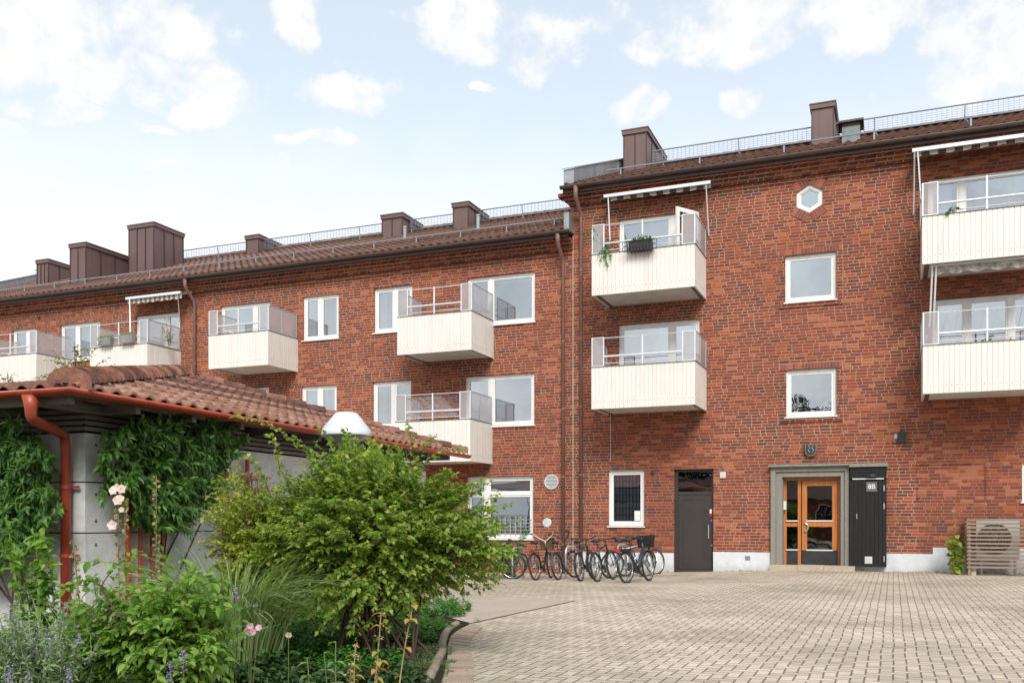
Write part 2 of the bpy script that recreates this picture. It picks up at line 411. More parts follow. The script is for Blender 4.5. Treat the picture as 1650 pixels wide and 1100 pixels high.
# ---------------------------------------------------------------- facade openings
def rect(xl, xr, xref, yt, yb, Y=None):
    Y = Y or D
    return [P(xl, yt, Y).x, P(xr, yt, Y).x, P(xref, yb, Y).z, P(xref, yt, Y).z]
DL = D+.03     # the left wing stands 3 cm back
def openings():
    R, L = {}, {}
    R['stair_up'] = rect(1265, 1347.5, 1265, 413, 488); R['stair_lo'] = rect(1266.6, 1348, 1266.6, 596.5, 672)
    R['bal_up'] = rect(997.3, 1127.3, 997.3, 354.5, 423); R['bal_lo'] = rect(996.6, 1128, 996.6, 524, 611)
    R['balr_up'] = rect(1495, 1665, 1495, 290, 383); R['balr_lo'] = rect(1502.5, 1668, 1502.5, 483.5, 590)
    R['ground'] = rect(980.3, 1038, 980.3, 757.8, 847)
    R['dark_door'] = rect(1086, 1149.5, 1149.5, 754.5, 917); R['entrance'] = rect(1260.4, 1355, 1260.4, 768.3, 908)
    R['edge'] = rect(1647, 1672, 1647, 745, 808)
    L['l1'] = rect(753, 862, 753, 448.5, 531, DL); L['l2'] = rect(602.5, 664.3, 602.5, 465, 537, DL); L['l3'] = rect(488, 545.6, 488, 478.5, 549, DL)
    L['l4'] = rect(355, 435, 355, 493.5, 556, DL); L['l5'] = rect(218.5, 290, 218.5, 510, 568, DL); L['l6'] = rect(97, 161, 97, 523.6, 583, DL)
    L['l7'] = rect(19.6, 57.6, 19.6, 532, 582, DL); L['l8'] = rect(749.3, 861, 749.3, 607.3, 691, DL); L['l9'] = rect(600.5, 662.4, 600.5, 615.8, 690, DL)
    L['l10'] = rect(485.5, 542.4, 485.5, 622.7, 694, DL); L['l11'] = rect(352, 433.3, 352, 628.5, 694, DL); L['l12'] = rect(752, 859, 752, 768.5, 867, DL)
    L['l1'][2] = rect(753, 862, 862, 437.9, 517.6, DL)[2]; L['l8'][2] = rect(753, 861, 861, 603, 683.7, DL)[2]
    R['dark_door'][2] = -.3; R['entrance'][2] = P(1378, 912, D-.35).z
    return R, L
OR, OL = openings()
XJ = P(923.5, 600, D).x; XR = 7.2; XLE = -41.0
HEX = [P(a, b, D) for a, b in ((1304, 297.5), (1327.3, 304.5), (1327.3, 328), (1304, 344), (1281.8, 333), (1281.8, 311))]
hx = sum(p.x for p in HEX)/6; hz = sum(p.z for p in HEX)/6; hr = .5*(HEX[0].z-HEX[3].z)
HEXP = [(hx+hr*math.sin(PI/3*i), hz+hr*math.cos(PI/3*i)) for i in range(6)]
HEXR = (hx-.62, hx+.62, hz-.62, hz+.62)
def wall_mesh(X0, X1, Z0, Z1, Y, holes, depth=.13):
    mb = MB()
    xs = sorted({X0, X1, *[h[0] for h in holes], *[h[1] for h in holes]}); xs = [x for x in xs if X0 <= x <= X1]
    zs = sorted({Z0, Z1, *[h[2] for h in holes], *[h[3] for h in holes]}); zs = [z for z in zs if Z0 <= z <= Z1]
    for i in range(len(xs)-1):
        for j in range(len(zs)-1):
            cx, cz = (xs[i]+xs[i+1])/2, (zs[j]+zs[j+1])/2
            if any(h[0] < cx < h[1] and h[2] < cz < h[3] for h in holes): continue
            mb.quad((xs[i], Y, zs[j]), (xs[i+1], Y, zs[j]), (xs[i+1], Y, zs[j+1]), (xs[i], Y, zs[j+1]))
    for h in holes:
        if len(h) > 4: continue
        a, b, c, d = h[:4]; e = Y+depth
        mb.quad((a, Y, c), (a, Y, d), (a, e, d), (a, e, c)); mb.quad((b, Y, c), (b, e, c), (b, e, d), (b, Y, d))
        mb.quad((a, Y, d), (b, Y, d), (b, e, d), (a, e, d)); mb.quad((a, Y, c), (a, e, c), (b, e, c), (b, Y, c))
    return mb

def window(parent, r, Y, splits=(), name='window', blind=None, label=None, transom=None, sill=True, blind_frac=1.0, fw=.075, glass='glass', inset=.07, bars=None):
    """frame is the part itself; panes, blind and sill are its sub-parts. splits = fractions of the width with a mullion."""
    x0, x1, z0, z1 = r; y = Y+inset
    mb = MB()
    mb.box(x0, x0+fw, y, y+.09, z0, z1); mb.box(x1-fw, x1, y, y+.09, z0, z1)
    mb.box(x0+fw, x1-fw, y+.002, y+.09, z1-fw, z1); mb.box(x0+fw, x1-fw, y-.012, y+.09, z0, z0+fw*1.1)
    xs = [x0+fw] + [x0+(x1-x0)*s for s in splits] + [x1-fw]
    gl = MB()
    for s in splits:
        xm = x0+(x1-x0)*s; mb.box(xm-.055, xm+.055, y+.003, y+.085, z0+fw*1.1, z1-fw)
    for i in range(len(xs)-1):
        a = xs[i]+(.055 if i else 0); b = xs[i+1]-(.055 if i < len(xs)-2 else 0)
        zz = [z0+fw*1.1, z1-fw]
        if transom and i in transom[1]:
            zt = z0+(z1-z0)*transom[0]; zz = [zz[0], zt, zz[1]]
            mb.box(a, b, y+.006, y+.08, zt-.035, zt+.035)
        for k in range(len(zz)-1):
            c = zz[k]+(.035 if k else 0); d = zz[k+1]-(.035 if k < len(zz)-2 else 0)
            g = .05
            mb.box(a, a+g, y+.018, y+.07, c, d); mb.box(b-g, b, y+.018, y+.07, c, d)
            mb.box(a+g, b-g, y+.02, y+.07, d-g, d); mb.box(a+g, b-g, y+.016, y+.07, c, c+g)
            gl.quad((a+g, y+.045, c+g), (b-g, y+.045, c+g), (b-g, y+.045, d-g), (a+g, y+.045, d-g))
    w = mb.build(name, M['white'], parent)
    if label: w['label'] = label
    gl.build('pane', M[glass], w)
    if blind:
        bm = MB(); zt = z1-fw; zb = zt-(z1-z0-2*fw)*blind_frac
        if blind == 'curtain':
            n = max(6, int((x1-x0)/.09)); yy = y+.2
            pts = [(x0+(x1-x0)*i/n, yy+(.03 if i % 2 else -.03)+random.uniform(-.01, .01)) for i in range(n+1)]
            for i in range(n): bm.quad((pts[i][0], pts[i][1], zb), (pts[i+1][0], pts[i+1][1], zb), (pts[i+1][0], pts[i+1][1], zt), (pts[i][0], pts[i][1], zt))
            bm.build('curtain', M['curtain'], w)
        elif blind == 'side':
            yy = y+.22
            for a, b in ((x0+.02, x0+(x1-x0)*.24), (x1-(x1-x0)*.22, x1-.02)):
                n = 8
                for i in range(n):
                    xa = a+(b-a)*i/n; xb = a+(b-a)*(i+1)/n; ya = yy+(.03 if i % 2 else -.03); yb = yy+(-.03 if i % 2 else .03)
                    bm.quad((xa, ya, z0), (xb, yb, z0), (xb, yb, zt), (xa, ya, zt))
            bm.build('curtain', M['curtain'], w)
        else:
            n = 2 if blind == 'roller' else max(4, int((zt-zb)/.05))
            for i in range(n):
                a = zb+(zt-zb)*i/n; b = zb+(zt-zb)*(i+1)/n; o = 0 if blind == 'roller' else .018
                bm.quad((x0+fw, y+.12, a), (x1-fw, y+.12, a), (x1-fw, y+.12+o, b), (x0+fw, y+.12+o, b))
            bm.build('window_blind', M['blind' if blind == 'roller' else 'curtain'], w)
    if sill:
        sb = MB().box(x0-.03, x1+.03, Y-.05, y+.01, z0-.035, z0-.006); sb.build('window_sill', M['white' if sill is True else sill], w)
    if bars:
        bb = MB(); nx, nz, zb, zt, yb_ = bars
        for i in range(1, nx): xx = x0+fw+(x1-x0-2*fw)*i/nx; bb.box(xx-.008, xx+.008, yb_, yb_+.014, zb, zt)
        for j in range(1, nz): zz = zb+(zt-zb)*j/nz; bb.box(x0+fw, x1-fw, yb_+.014, yb_+.026, zz-.007, zz+.007)
        bb.build('window_bars', M['steel' if yb_ < D+.1 else 'bikegrey'], w)
    return w

def balcony(parent, b, label=None, Yw=D, soft=None, mesh_rail=False):
    x0, x1, z0, z1 = b; yf = YF
    mb = MB()
    def corr(p0, p1, out):       # ribbed sheet along an edge: real grooves
        L = (p1-p0).length; n = max(3, round(L/.11)); d = (p1-p0)/n; pr = []
        for i in range(n):
            a = p0+d*i
            pr += [a, a+d*.86, a+d*.89-out*.012, a+d*.97-out*.012]
        pr.append(p1)
        for i in range(len(pr)-1):
            a, c = pr[i], pr[i+1]; mb.quad((a.x, a.y, z0), (c.x, c.y, z0), (c.x, c.y, z1), (a.x, a.y, z1))
            a2, c2 = a-out*.04, c-out*.04
            mb.quad((c2.x, c2.y, z0), (a2.x, a2.y, z0), (a2.x, a2.y, z1), (c2.x, c2.y, z1))
            mb.quad((a.x, a.y, z0), (a2.x, a2.y, z0), (c2.x, c2.y, z0), (c.x, c.y, z0))
            mb.quad((a.x, a.y, z1), (c.x, c.y, z1), (c2.x, c2.y, z1), (a2.x, a2.y, z1))
    corr(Vector((x0, yf, 0)), Vector((x1, yf, 0)), Vector((0, -1, 0)))
    corr(Vector((x1, yf, 0)), Vector((x1, Yw, 0)), Vector((1, 0, 0)))
    corr(Vector((x0, Yw, 0)), Vector((x0, yf, 0)), Vector((-1, 0, 0)))
    o = mb.build('balcony', M['clad'], parent)
    if label: o['label'] = label
    sc = MB(); n_ = max(3, round((x1-x0)/.11))
    for i in range(n_): xx = x0+(x1-x0)*(i+.43)/n_; zz = z0+.17+(.02 if i % 7 == 3 else 0); sc.box(xx-.009, xx+.009, yf-.006, yf-.0005, zz-.009, zz+.009)
    n_ = max(3, round((Yw-yf)/.11))
    for i in range(n_): yy = yf+(Yw-yf)*(i+.43)/n_; sc.box(x1+.0005, x1+.006, yy-.009, yy+.009, z0+.161, z0+.179)
    sc.build('screw_heads', M['zinc'], o)
    # trim: thin dark angle on the upper edge
    tb = MB(); tb.box(x0-.012, x1+.012, yf-.014, yf+.045, z1+.001, z1+.018); tb.box(x1-.03, x1+.012, yf+.045, Yw-.02, z1+.001, z1+.018); tb.box(x0-.012, x0+.03, yf+.045, Yw-.02, z1+.001, z1+.018)
    tb.build('edge_trim', M['slabdark'], o)
    sb = MB(); sb.box(x0+.16, x1-.16, yf+.16, Yw+.05, z0+.03, z0+.19)
    sb.build('floor_slab', M['slab'], o)
    eb = MB(); eb.box(x0+.042, x0+.158, yf+.05, Yw-.01, z0+.04, z0+.16); eb.box(x1-.158, x1-.042, yf+.05, Yw-.01, z0+.04, z0+.16)
    eb.box(x0+.16, x1-.16, yf+.05, yf+.158, z0+.033, z0+.16)
    eb.build('slab_gap_shade', M['slabdark'], o)  # dark boxes put the shade of the gap beside the slab into colour
    rb = MB(); H = .76; sw = .34
    zt = z1+.02
    rb.tube([(x0+sw, yf+.02, zt+H-.03), (x1-sw, yf+.02, zt+H-.03)], .011, 6); rb.tube([(x0+sw, yf+.02, zt+.25), (x1-sw, yf+.02, zt+.25)], .027, 8)
    rb.tube([(x0+sw, yf+.02, zt+.07), (x1-sw, yf+.02, zt+.07)], .011, 6)
    n = 2 if x1-x0 < 2.9 else 3
    for i in range(1, n):
        xm = x0+sw+(x1-x0-2*sw)*i/n; rb.box(xm-.018, xm+.018, yf+.01, yf+.04, zt, zt+H)
    for xx in (x0+.04, x1-.04):
        rb.tube([(xx+(.05 if xx < x0+1 else -.05), yf+.3, zt+.25), (xx+(.05 if xx < x0+1 else -.05), Yw-.05, zt+.25)], .02, 8)
    if mesh_rail:
        k = int((x1-x0-2*sw)/.05)
        for i in range(k):
            xa = x0+sw+i*.05; rb.tube([(xa, yf+.03, zt+.07), (min(xa+.6, x1-sw), yf+.03, zt+.07+min(.6, x1-sw-xa))], .003, 3, False)
            xb = x1-sw-i*.05; rb.tube([(xb, yf+.034, zt+.07), (max(xb-.6, x0+sw), yf+.034, zt+.07+min(.6, xb-x0-sw))], .003, 3, False)
    rb.build('railing', M['alu'], o)
    for a, c, wf in (((x0, yf+.02, zt), (x0+sw, yf+.02, zt), True), ((x1-sw, yf+.02, zt), (x1, yf+.02, zt), True),
                 ((x1, yf+.05, zt), (x1, Yw-.06, zt), False), ((x0, yf+.05, zt), (x0, Yw-.06, zt), False)):
        # three levels only: frame and pane of a screen are one level below the balcony
        a = Vector(a); c = Vector(c); d = (c-a).normalized(); nrm = Vector((d.y, -d.x, 0))*.012; up = Vector((0, 0, 1)); w = .028; L = (c-a).length
        f = MB()
        for s in (0, L-w): f.obox(a+d*s-nrm, d*w, nrm*2, up*H)
        f.obox(a+d*w-nrm*.9, d*(L-2*w), nrm*1.8, up*.022); f.obox(a+d*w-nrm*.9+up*(H-.02), d*(L-2*w), nrm*1.8, up*.02)
        if L > 1: f.obox(a+d*L*.42-nrm*.8, d*.022, nrm*1.6, up*H)
        f.build('screen_frame', M['alu' if wf else 'steel'], o)
        g = MB(); g.quad(a+d*w+up*.02, a+d*(L-w)+up*.02, a+d*(L-w)+up*(H-.02), a+d*w+up*(H-.02)); g.build('frosted_pane', M['frost'], o)
    return o

def tiles(mb, o, ex, ey, ez, L, W, per, course, amp, step, seg=6):
    """pantile surface: o origin, ex along the eave, ey up the slope, ez normal."""
    nx = int(L/per*seg); nc = int(math.ceil(W/course))
    prof = [amp*math.sin(2*PI*(i/seg))*(1 if math.sin(2*PI*(i/seg)) > 0 else .55) for i in range(nx+1)]
    for c in range(nc):
        w0 = c*course; w1 = min(W, (c+1)*course+.0)
        base = len(mb.v)
        for wv, h in ((w0, 0.0), (w0, step), (w1, .0)):
            for i in range(nx+1):
                mb.v.append(tuple(o+ex*(i*per/seg)+ey*wv+ez*(prof[i]+h)))
        n = nx+1
        for k in range(2):
            for i in range(nx):
                a = base+k*n+i; mb.f.append((a, a+1, a+1+n, a+n))
    return mb
def gutter_prof(r, t=.006):
    p = [(r+r*math.cos(a), r*math.sin(a)) for a in [PI+PI*i/10 for i in range(11)]]
    q = [(r+(r-t)*math.cos(a), (r-t)*math.sin(a)) for a in [2*PI-PI*i/10 for i in range(11)]]
    return p+q
def halfpipe(mb, prof, p0, p1): return sweep(mb, prof, [p0, p1], True)
# ================================================================ BUILDINGS
EAVE_R = P(1440, 226, D-.5).z; RIDGE_R = P(1400, 221, D+6.5).z
EAVE_L = P(894, 373, D-.5).z;  RIDGE_L = P(894, 345.5, D+6.5).z
ZW_R = EAVE_R-.12; ZW_L = EAVE_L-.12
def roof_pt(bld, Y):
    e, r = (EAVE_R, RIDGE_R) if bld == 'R' else (EAVE_L, RIDGE_L)
    return e+.02+(r-e)*(Y-(D-.45))/(6.95)
def cornice(parent, X0, X1, Y, zt, endl=False):
    mb = MB()
    for i, (h0, h1, out) in enumerate(((.0, .09, .34), (.09, .16, .22), (.16, .23, .14), (.23, .30, .09), (.34, .40, .04))):
        mb.box(X0-(out if endl else 0), X1, Y-out, Y+.02, zt-h1, zt-h0)
    return mb.build('brick_cornice', M['corbel'], parent)
def make_roof(parent, bld, X0, X1):
    e, r = (EAVE_R, RIDGE_R) if bld == 'R' else (EAVE_L, RIDGE_L)
    y0 = D-.45; rise = r-e-.02; run = 6.95
    ey = Vector((0, run, rise)).normalized(); ez = Vector((0, -ey.z, ey.y))
    mb = MB(); tiles(mb, Vector((X0, y0, e+.05)), Vector((1, 0, 0)), ey, ez, X1-X0, math.hypot(run, rise), .27, .36, .035, .045, 5)
    yr = y0+run; zr = roof_pt(bld, yr)
    mb.quad((X0, yr, zr), (X1, yr, zr), (X1, yr+run, e), (X0, yr+run, e))       # rear slope
    mb.quad((X0, y0+.02, e-.02), (X1, y0+.02, e-.02), (X1, yr, zr-.1), (X0, yr, zr-.1))
    o = mb.build('tile_roof', M['fartile'], parent)
    k = MB(); nn = int((X1-X0)/.4)
    for i in range(nn):
        a = X0+(X1-X0)*i/nn; b = X0+(X1-X0)*(i+1)/nn
        pr = [(.15*math.cos(t), .11*math.sin(t)) for t in [PI*j/6 for j in range(7)]]
        for j in range(6):
            k.quad((a, yr+pr[j][0]*1.1, zr+.04+pr[j][1]*1.15), (b+.02, yr+pr[j][0], zr+.04+pr[j][1]), (b+.02, yr+pr[j+1][0], zr+.04+pr[j+1][1]), (a, yr+pr[j+1][0]*1.1, zr+.04+pr[j+1][1]*1.15))
    k.build('ridge_tiles', M['fartile'], o)
    return o
def chimney(roof, bld, pl, pc, pb, ytop, Yf, ribs_f=2, ribs_s=3, label=None, mat='brownmetal'):
    xl = P(pl, 300, Yf).x; xr = P(pc, 300, Yf).x; yb = Yat(pb, xr); zt = P(pc, ytop, Yf).z
    zb = roof_pt(bld, Yf)-.25
    if yb-Yf > 3.4 or yb < Yf: yb = Yf+2.2
    mb = MB(); mb.box(xl, xr, Yf, yb, zb, zt-.16)
    o = mb.build('chimney', M[mat], roof)
    if label: o['label'] = label
    c = MB(); c.box(xl-.05, xr+.05, Yf-.05, yb+.05, zt-.16, zt-.03); c.box(xl-.07, xr+.07, Yf-.07, yb+.07, zt-.03, zt)
    c.build('chimney_cap', M[mat], o)
    s = MB()
    for i in range(ribs_f+1):
        xx = xl+(xr-xl)*i/ribs_f; s.box(xx-.012, xx+.012, Yf-.028, Yf-.001, zb, zt-.161)
    for i in range(1, ribs_s+1):
        yy = Yf+(yb-Yf)*i/ribs_s; s.box(xr+.001, xr+.028, yy-.012, yy+.012, zb, zt-.161)
    s.build('standing_seams', M['seam'], o)
    # flashing collar
    return o

# ---------------------------------------------------------------- the tall right-hand block
RB = empty('apartment_building', (0, D, 0), 0, 'tall red brick apartment block on the right with wooden entrance door and hexagonal window', 'building', 'brick apartment blocks round the yard')
def PB(o):      # parts are modelled in world space: undo the root's offset
    return o
def reroot(root):
    bpy.context.view_layer.update()
    inv = root.matrix_world.inverted()
    for c in root.children: c.matrix_parent_inverse = inv
holes = [tuple(r) for r in OR.values()]
wm = wall_mesh(XJ, XR, -.5, ZW_R, D, holes+[(HEXR[0], HEXR[1], HEXR[2], HEXR[3], 'hex')])
# brick panel between the hexagon and its square cell
sq = [(HEXR[1], HEXR[3]), (HEXR[1], hz), (HEXR[1], HEXR[2]), (HEXR[0], HEXR[2]), (HEXR[0], hz), (HEXR[0], HEXR[3])]
H = HEXP   # 0 top,1 upper right,2 lower right,3 bottom,4 lower left,5 upper left
ring = [((hx, HEXR[3]), H[0]), (sq[0], H[1]), (sq[2], H[2]), ((hx, HEXR[2]), H[3]), (sq[3], H[4]), (sq[5], H[5])]
for i in range(6):
    (o0, i0), (o1, i1) = ring[i], ring[(i+1) % 6]
    wm.quad(*[(p[0], D, p[1]) for p in (i0, o0, o1, i1)][::-1])
    wm.quad((i0[0], D, i0[1]), (i1[0], D, i1[1]), (i1[0], D+.15, i1[1]), (i0[0], D+.15, i0[1]))
wm.quad((XJ, D, -.5), (XJ, D, ZW_R), (XJ, D+13, ZW_R), (XJ, D+13, -.5))
wm.quad((XR, D, -.5), (XR, D+13, -.5), (XR, D+13, ZW_R), (XR, D, ZW_R))
wm.quad((XJ, D+13, -.5), (XJ, D+13, ZW_R), (XR, D+13, ZW_R), (XR, D+13, -.5))
# gable above the eaves
wm.poly([(XJ, D, ZW_R), (XJ, D+6.5, RIDGE_R-.05), (XJ, D+13, ZW_R)])
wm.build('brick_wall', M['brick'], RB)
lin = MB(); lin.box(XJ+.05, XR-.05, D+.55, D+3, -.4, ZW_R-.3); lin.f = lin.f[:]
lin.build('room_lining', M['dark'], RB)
cornice(RB, XJ, XR, D, ZW_R, True)
roofR = make_roof(RB, 'R', XJ-.12, XR)
g = MB(); r_ = .085
gp = gutter_prof(.085)
yG = D-.45-.17
halfpipe(g, gp, (XJ-.2, D-.44, EAVE_R), (XR, D-.44, EAVE_R))
go = g.build('roof_gutter', M['gutter'], RB, True)
fb = MB().box(XJ-.16, XR, D-.43, D-.36, EAVE_R-.16, EAVE_R+.04); fb.build('fascia', M['gutter'], RB)
def downpipe(parent, px, top_px_y, Yw, ztop, zbot, name='downpipe', xo=0):
    x = P(px, 600, Yw-.12).x; mb = MB()
    mb.tube([(x-.02+xo, Yw-.53, ztop-.02), (x-.02+xo, Yw-.53, ztop-.28), (x-.01+xo, Yw-.46, ztop-.42), (x, Yw-.16, ztop-.68), (x, Yw-.11, ztop-.82), (x, Yw-.11, zbot)], [.075, .06, .055, .055, .05, .05], 12)
    o = mb.build(name, M['pipe'], parent, True)
    b = MB(); z = zbot+.8
    while z < ztop-1.2:
        b.tube([(x, Yw-.11, z-.03), (x, Yw-.11, z+.03)], .058, 12); b.box(x-.012, x+.012, Yw-.06, Yw, z-.012, z+.012); z += 1.9
    b.build('pipe_bracket', M['pipe'], o)
    return o
downpipe(RB, 936, 300, D, EAVE_R, gz(-8, 24)+.05)
# railings on the roof
def roof_walk(roof, bld, X0, X1, Y, dz=.33, step=2.4):
    z = roof_pt(bld, Y); mb = MB()
    mb.tube([(X0, Y-.10, z+.20+dz), (X1, Y-.10, z+.20+dz)], .022, 6); mb.tube([(X0, Y, z+.16), (X1, Y, z+.16)], .018, 6)
    n = int((X1-X0)/.13)
    for i in range(n+1):
        x = X0+(X1-X0)*i/n; mb.box(x-.005, x+.005, Y-.10, Y-.094, z+.16, z+.20+dz)
    for k in range(1, 5): mb.box(X0, X1, Y-.092, Y-.086, z+.16+k*dz/5, z+.168+k*dz/5)
    x = X0+.3
    while x < X1:
        mb.tube([(x, Y-.10, z+.2+dz), (x, Y+.05, z+.02)], .016, 6); mb.tube([(x, Y-.02, z+.16), (x+.12, Y-.25, z-.10)], .014, 6); x += step
    return mb.build('roof_walkway', M['roofsteel'], roof)
def snow_guard(roof, bld, X0, X1, Y, step=1.3):
    z = roof_pt(bld, Y); mb = MB()
    mb.tube([(X0, Y, z+.26), (X1, Y, z+.26)], .02, 6)
    x = X0+.4
    while x < X1:
        mb.box(x-.02, x+.02, Y-.004, Y+.004, z+.0, z+.28); mb.obox((x-.02, Y, z+.22), (.04, 0, 0), (0, .35, -.06), (0, 0, .01)); x += step
    return mb.build('snow_guard', M['roofsteel'], roof)
roof_walk(roofR, 'R', P(1053, 262, D+4.6).x, P(1352, 222, D+4.6).x, D+4.6); roof_walk(roofR, 'R', P(1392, 215, D+4.6).x, XR, D+4.6)
snow_guard(roofR, 'R', P(978, 285, D+.3).x, XR, D+.3, 2.2)
chimney(roofR, 'R', 1005, 1042, 1072, 204.6, D+4.2, 2, 4, 'brown metal-clad chimney beside the zinc parapet')
chimney(roofR, 'R', 1308, 1343.5, 1349.5, 162.8, D+3.6, 1, 2, 'tall narrow brown chimney beside the grey vent hood')
# grey vent hood
xl = P(1356.8, 210, D+1.2).x; xr = P(1386, 210, D+1.2).x; zt = P(1356, 206, D+1.2).z
h = MB().box(xl, xr, D+1.2, D+1.75, roof_pt('R', D+1.2)-.2, zt); ho = h.build('vent_hood', M['lead'], roofR)
h = MB(); x0, x1 = xl-.09, xr+.09
h.box(x0, x1, D+1.1, D+1.85, zt+.10, zt+.15); h.quad((x0, D+1.1, zt-.2), (x0, D+1.1, zt+.1), (x0, D+1.85, zt+.1), (x0, D+1.85, zt-.2)); h.quad((x1, D+1.1, zt-.2), (x1, D+1.85, zt-.2), (x1, D+1.85, zt+.1), (x1, D+1.1, zt+.1))
h.box(xl, xr, D+1.21, D+1.74, zt, zt+.1)
h.build('hood_cap', M['gutter'], ho)
# zinc parapet on the gable, stepping up with the roof
def parapet(parent, bld, Xa, Xb, Y0, Y1, hh):
    z0, z1 = roof_pt(bld, Y0), roof_pt(bld, Y1)
    p = [(Y0, z0-.1), (Y1, z1-.1), (Y1, z1+hh), (Y0, z0+hh)]
    mb = MB(); mb.poly([(Xb, y, z) for y, z in p]); mb.poly([(Xa, y, z) for y, z in p][::-1])
    mb.quad((Xa, Y0, z0-.1), (Xb, Y0, z0-.1), (Xb, Y0, z0+hh), (Xa, Y0, z0+hh)); mb.quad((Xa, Y1, z1-.1), (Xa, Y1, z1+hh), (Xb, Y1, z1+hh), (Xb, Y1, z1-.1))
    c = Vector((Xa-.03, Y0-.04, z0+hh)); mb.obox(c, (Xb-Xa+.06, 0, 0), (0, Y1-Y0+.06, z1-z0), (0, 0, .03))
    n = 3
    for i in range(1, n):
        y = Y0+(Y1-Y0)*i/n; z = z0+(z1-z0)*i/n; mb.box(Xb+.001, Xb+.014, y-.01, y+.01, z-.1, z+hh)
    return mb.build('zinc_parapet', M['zinc'], parent)
parapet(roofR, 'R', XJ-.14, XJ+.16, D-.42, D+6.3, .46)

SB, t_ = newmat('single_surround_bricks'); g_ = t_.n('ShaderNodeNewGeometry'); t_._p = g_
cc = t_.ramp(t_.m('ADD', g_.outputs['Random Per Island'], t_.m('MULTIPLY', t_.noise(20.), .2)), [(0, (.14, .055, .045)), (.4, (.21, .063, .045)), (.8, (.27, .075, .048)), (1, (.35, .10, .055))]); finish(t_, Base_Color=cc, Roughness=.9)
M['mortar'] = plain('lime_mortar', (.36, .26, .185), .9, var=.2, scale=12)
# windows of the right-hand block
for key, lab in (('stair_up', 'square stair window between hexagonal and lower windows'), ('stair_lo', 'square stair window above the entrance door')):
    r = OR[key]; w = window(RB, r, D, (), blind=None, label=lab)
    # projecting brick surround with a soldier course on top
    a, b, c, d = r; o = .15; s = MB()
    s.box(a-o, a-.004, D-.022, D+.0, c-.10, d+.004); s.box(b+.004, b+o, D-.022, D+.0, c-.10, d+.004); s.box(a-.003, b+.003, D-.022, D, c-.10, c-.037)
    s.box(a-o, b+o, D-.034, D, c-.14, c-.103)
    s.build('brick_surround', M['corbel'], w)
    s = MB(); nb = 20; ww = (b-a+2*o)/nb
    for i in range(nb): s.box(a-o+ww*i+.006, a-o+ww*(i+1)-.006, D-.016-.003*(i % 2), D+.01, d+.014, d+.150)
    s.build('soldier_course', SB, w); MB().box(a-o, b+o, D-.006, D+.01, d+.004, d+.157).build('soldier_mortar', M['mortar'], w); MB().box(a-o-.012, a-o-.001, D-.004, D+.01, c-.14, d+.157).build('surround_joint', M['mortar'], w); MB().box(b+o+.001, b+o+.012, D-.004, D+.01, c-.14, d+.157).build('surround_joint', M['mortar'], w)
w = window(RB, OR['bal_up'], D, (.66,), blind=.0, label='balcony window behind the balcony with plants'); 
x0, x1, z0, z1 = OR['bal_up']
w = window(RB, OR['bal_lo'], D, (.655,), blind='curtain', label='balcony window with white slatted blinds')
w = window(RB, OR['balr_up'], D, (.33,), blind='side')
w = window(RB, OR['balr_lo'], D, (.345, .77), blind='side')
w = window(RB, OR['ground'], D, (), blind=None, label='narrow barred ground floor window', glass='glasslow', bars=(9, 7, OR['ground'][2]+.12, OR['ground'][3]-.12, D+.16))
MB().box(OR['ground'][1]-.30, OR['ground'][1]-.14, D+.10, D+.115, OR['ground'][2]+.15, OR['ground'][2]+.42).build('alarm_sticker', M['white'], w)
c_ = MB(); a, b, c, d = OR['ground']; c_.quad((a, D+.20, c), (b, D+.20, c), (b, D+.20, d), (a, D+.20, d)); c_.build('window_blind', plain('dusky_net_curtain', (.30, .34, .41), .9), w)
window(RB, OR['edge'], D, (), blind=None)
# open casement of the upper balcony door
hp = P(1124, 343, D); np_ = P(1088.5, 329, D-.66)
hg = Vector((hp.x, D+.02, 0)); tip = Vector((np_.x, D-.66, 0)); dd = (tip-hg); LL = dd.length; dn = dd/LL; nn = Vector((-dn.y, dn.x, 0))*.045
zb, zt = OR['bal_up'][2]-.35, OR['bal_up'][3]-.05
m_ = MB()
for s in (0, LL-.11): m_.obox(hg+dn*s+Vector((0, 0, zb)), dn*.11, nn, Vector((0, 0, zt-zb)))
m_.obox(hg+dn*.11+Vector((0, 0, zt-.11)), dn*(LL-.22), nn*.97, (0, 0, .11)); m_.obox(hg+dn*.11+Vector((0, 0, zb)), dn*(LL-.22), nn*.97, (0, 0, .3))
cas = m_.build('open_balcony_door', M['white'], RB); cas['label'] = 'white glazed balcony door standing open on the upper balcony'
gg = MB(); p = hg+nn*.5; gg.quad(p+dn*.1+Vector((0, 0, zb+.28)), p+dn*(LL-.1)+Vector((0, 0, zb+.28)), p+dn*(LL-.1)+Vector((0, 0, zt-.1)), p+dn*.1+Vector((0, 0, zt-.1))); gg.build('pane', M['glass'], cas)
# hexagonal window
def hexring(mb, r0, r1, y0, y1):
    for i in range(6):
        a0, a1 = PI/3*i, PI/3*(i+1)
        p = lambda r, a, y: (hx+r*math.sin(a), y, hz+r*math.cos(a))
        mb.quad(p(r0, a0, y0), p(r1, a0, y0), p(r1, a1, y0), p(r0, a1, y0)); mb.quad(p(r1, a0, y0), p(r1, a0, y1), p(r1, a1, y1), p(r1, a1, y0)); mb.quad(p(r0, a0, y1), p(r0, a0, y0), p(r0, a1, y0), p(r0, a1, y1))
hm = MB(); hexring(hm, hr*.74, hr*.995, D+.04, D+.12); hexring(hm, hr*.64, hr*.74, D+.065, D+.12)
ho = hm.build('hexagonal_window', M['white'], RB); ho['label'] = 'small hexagonal window high above the entrance door'
MB().poly([(hx+hr*.66*math.sin(PI/3*i), D+.09, hz+hr*.66*math.cos(PI/3*i)) for i in range(6)]).build('pane', M['glass'], ho)
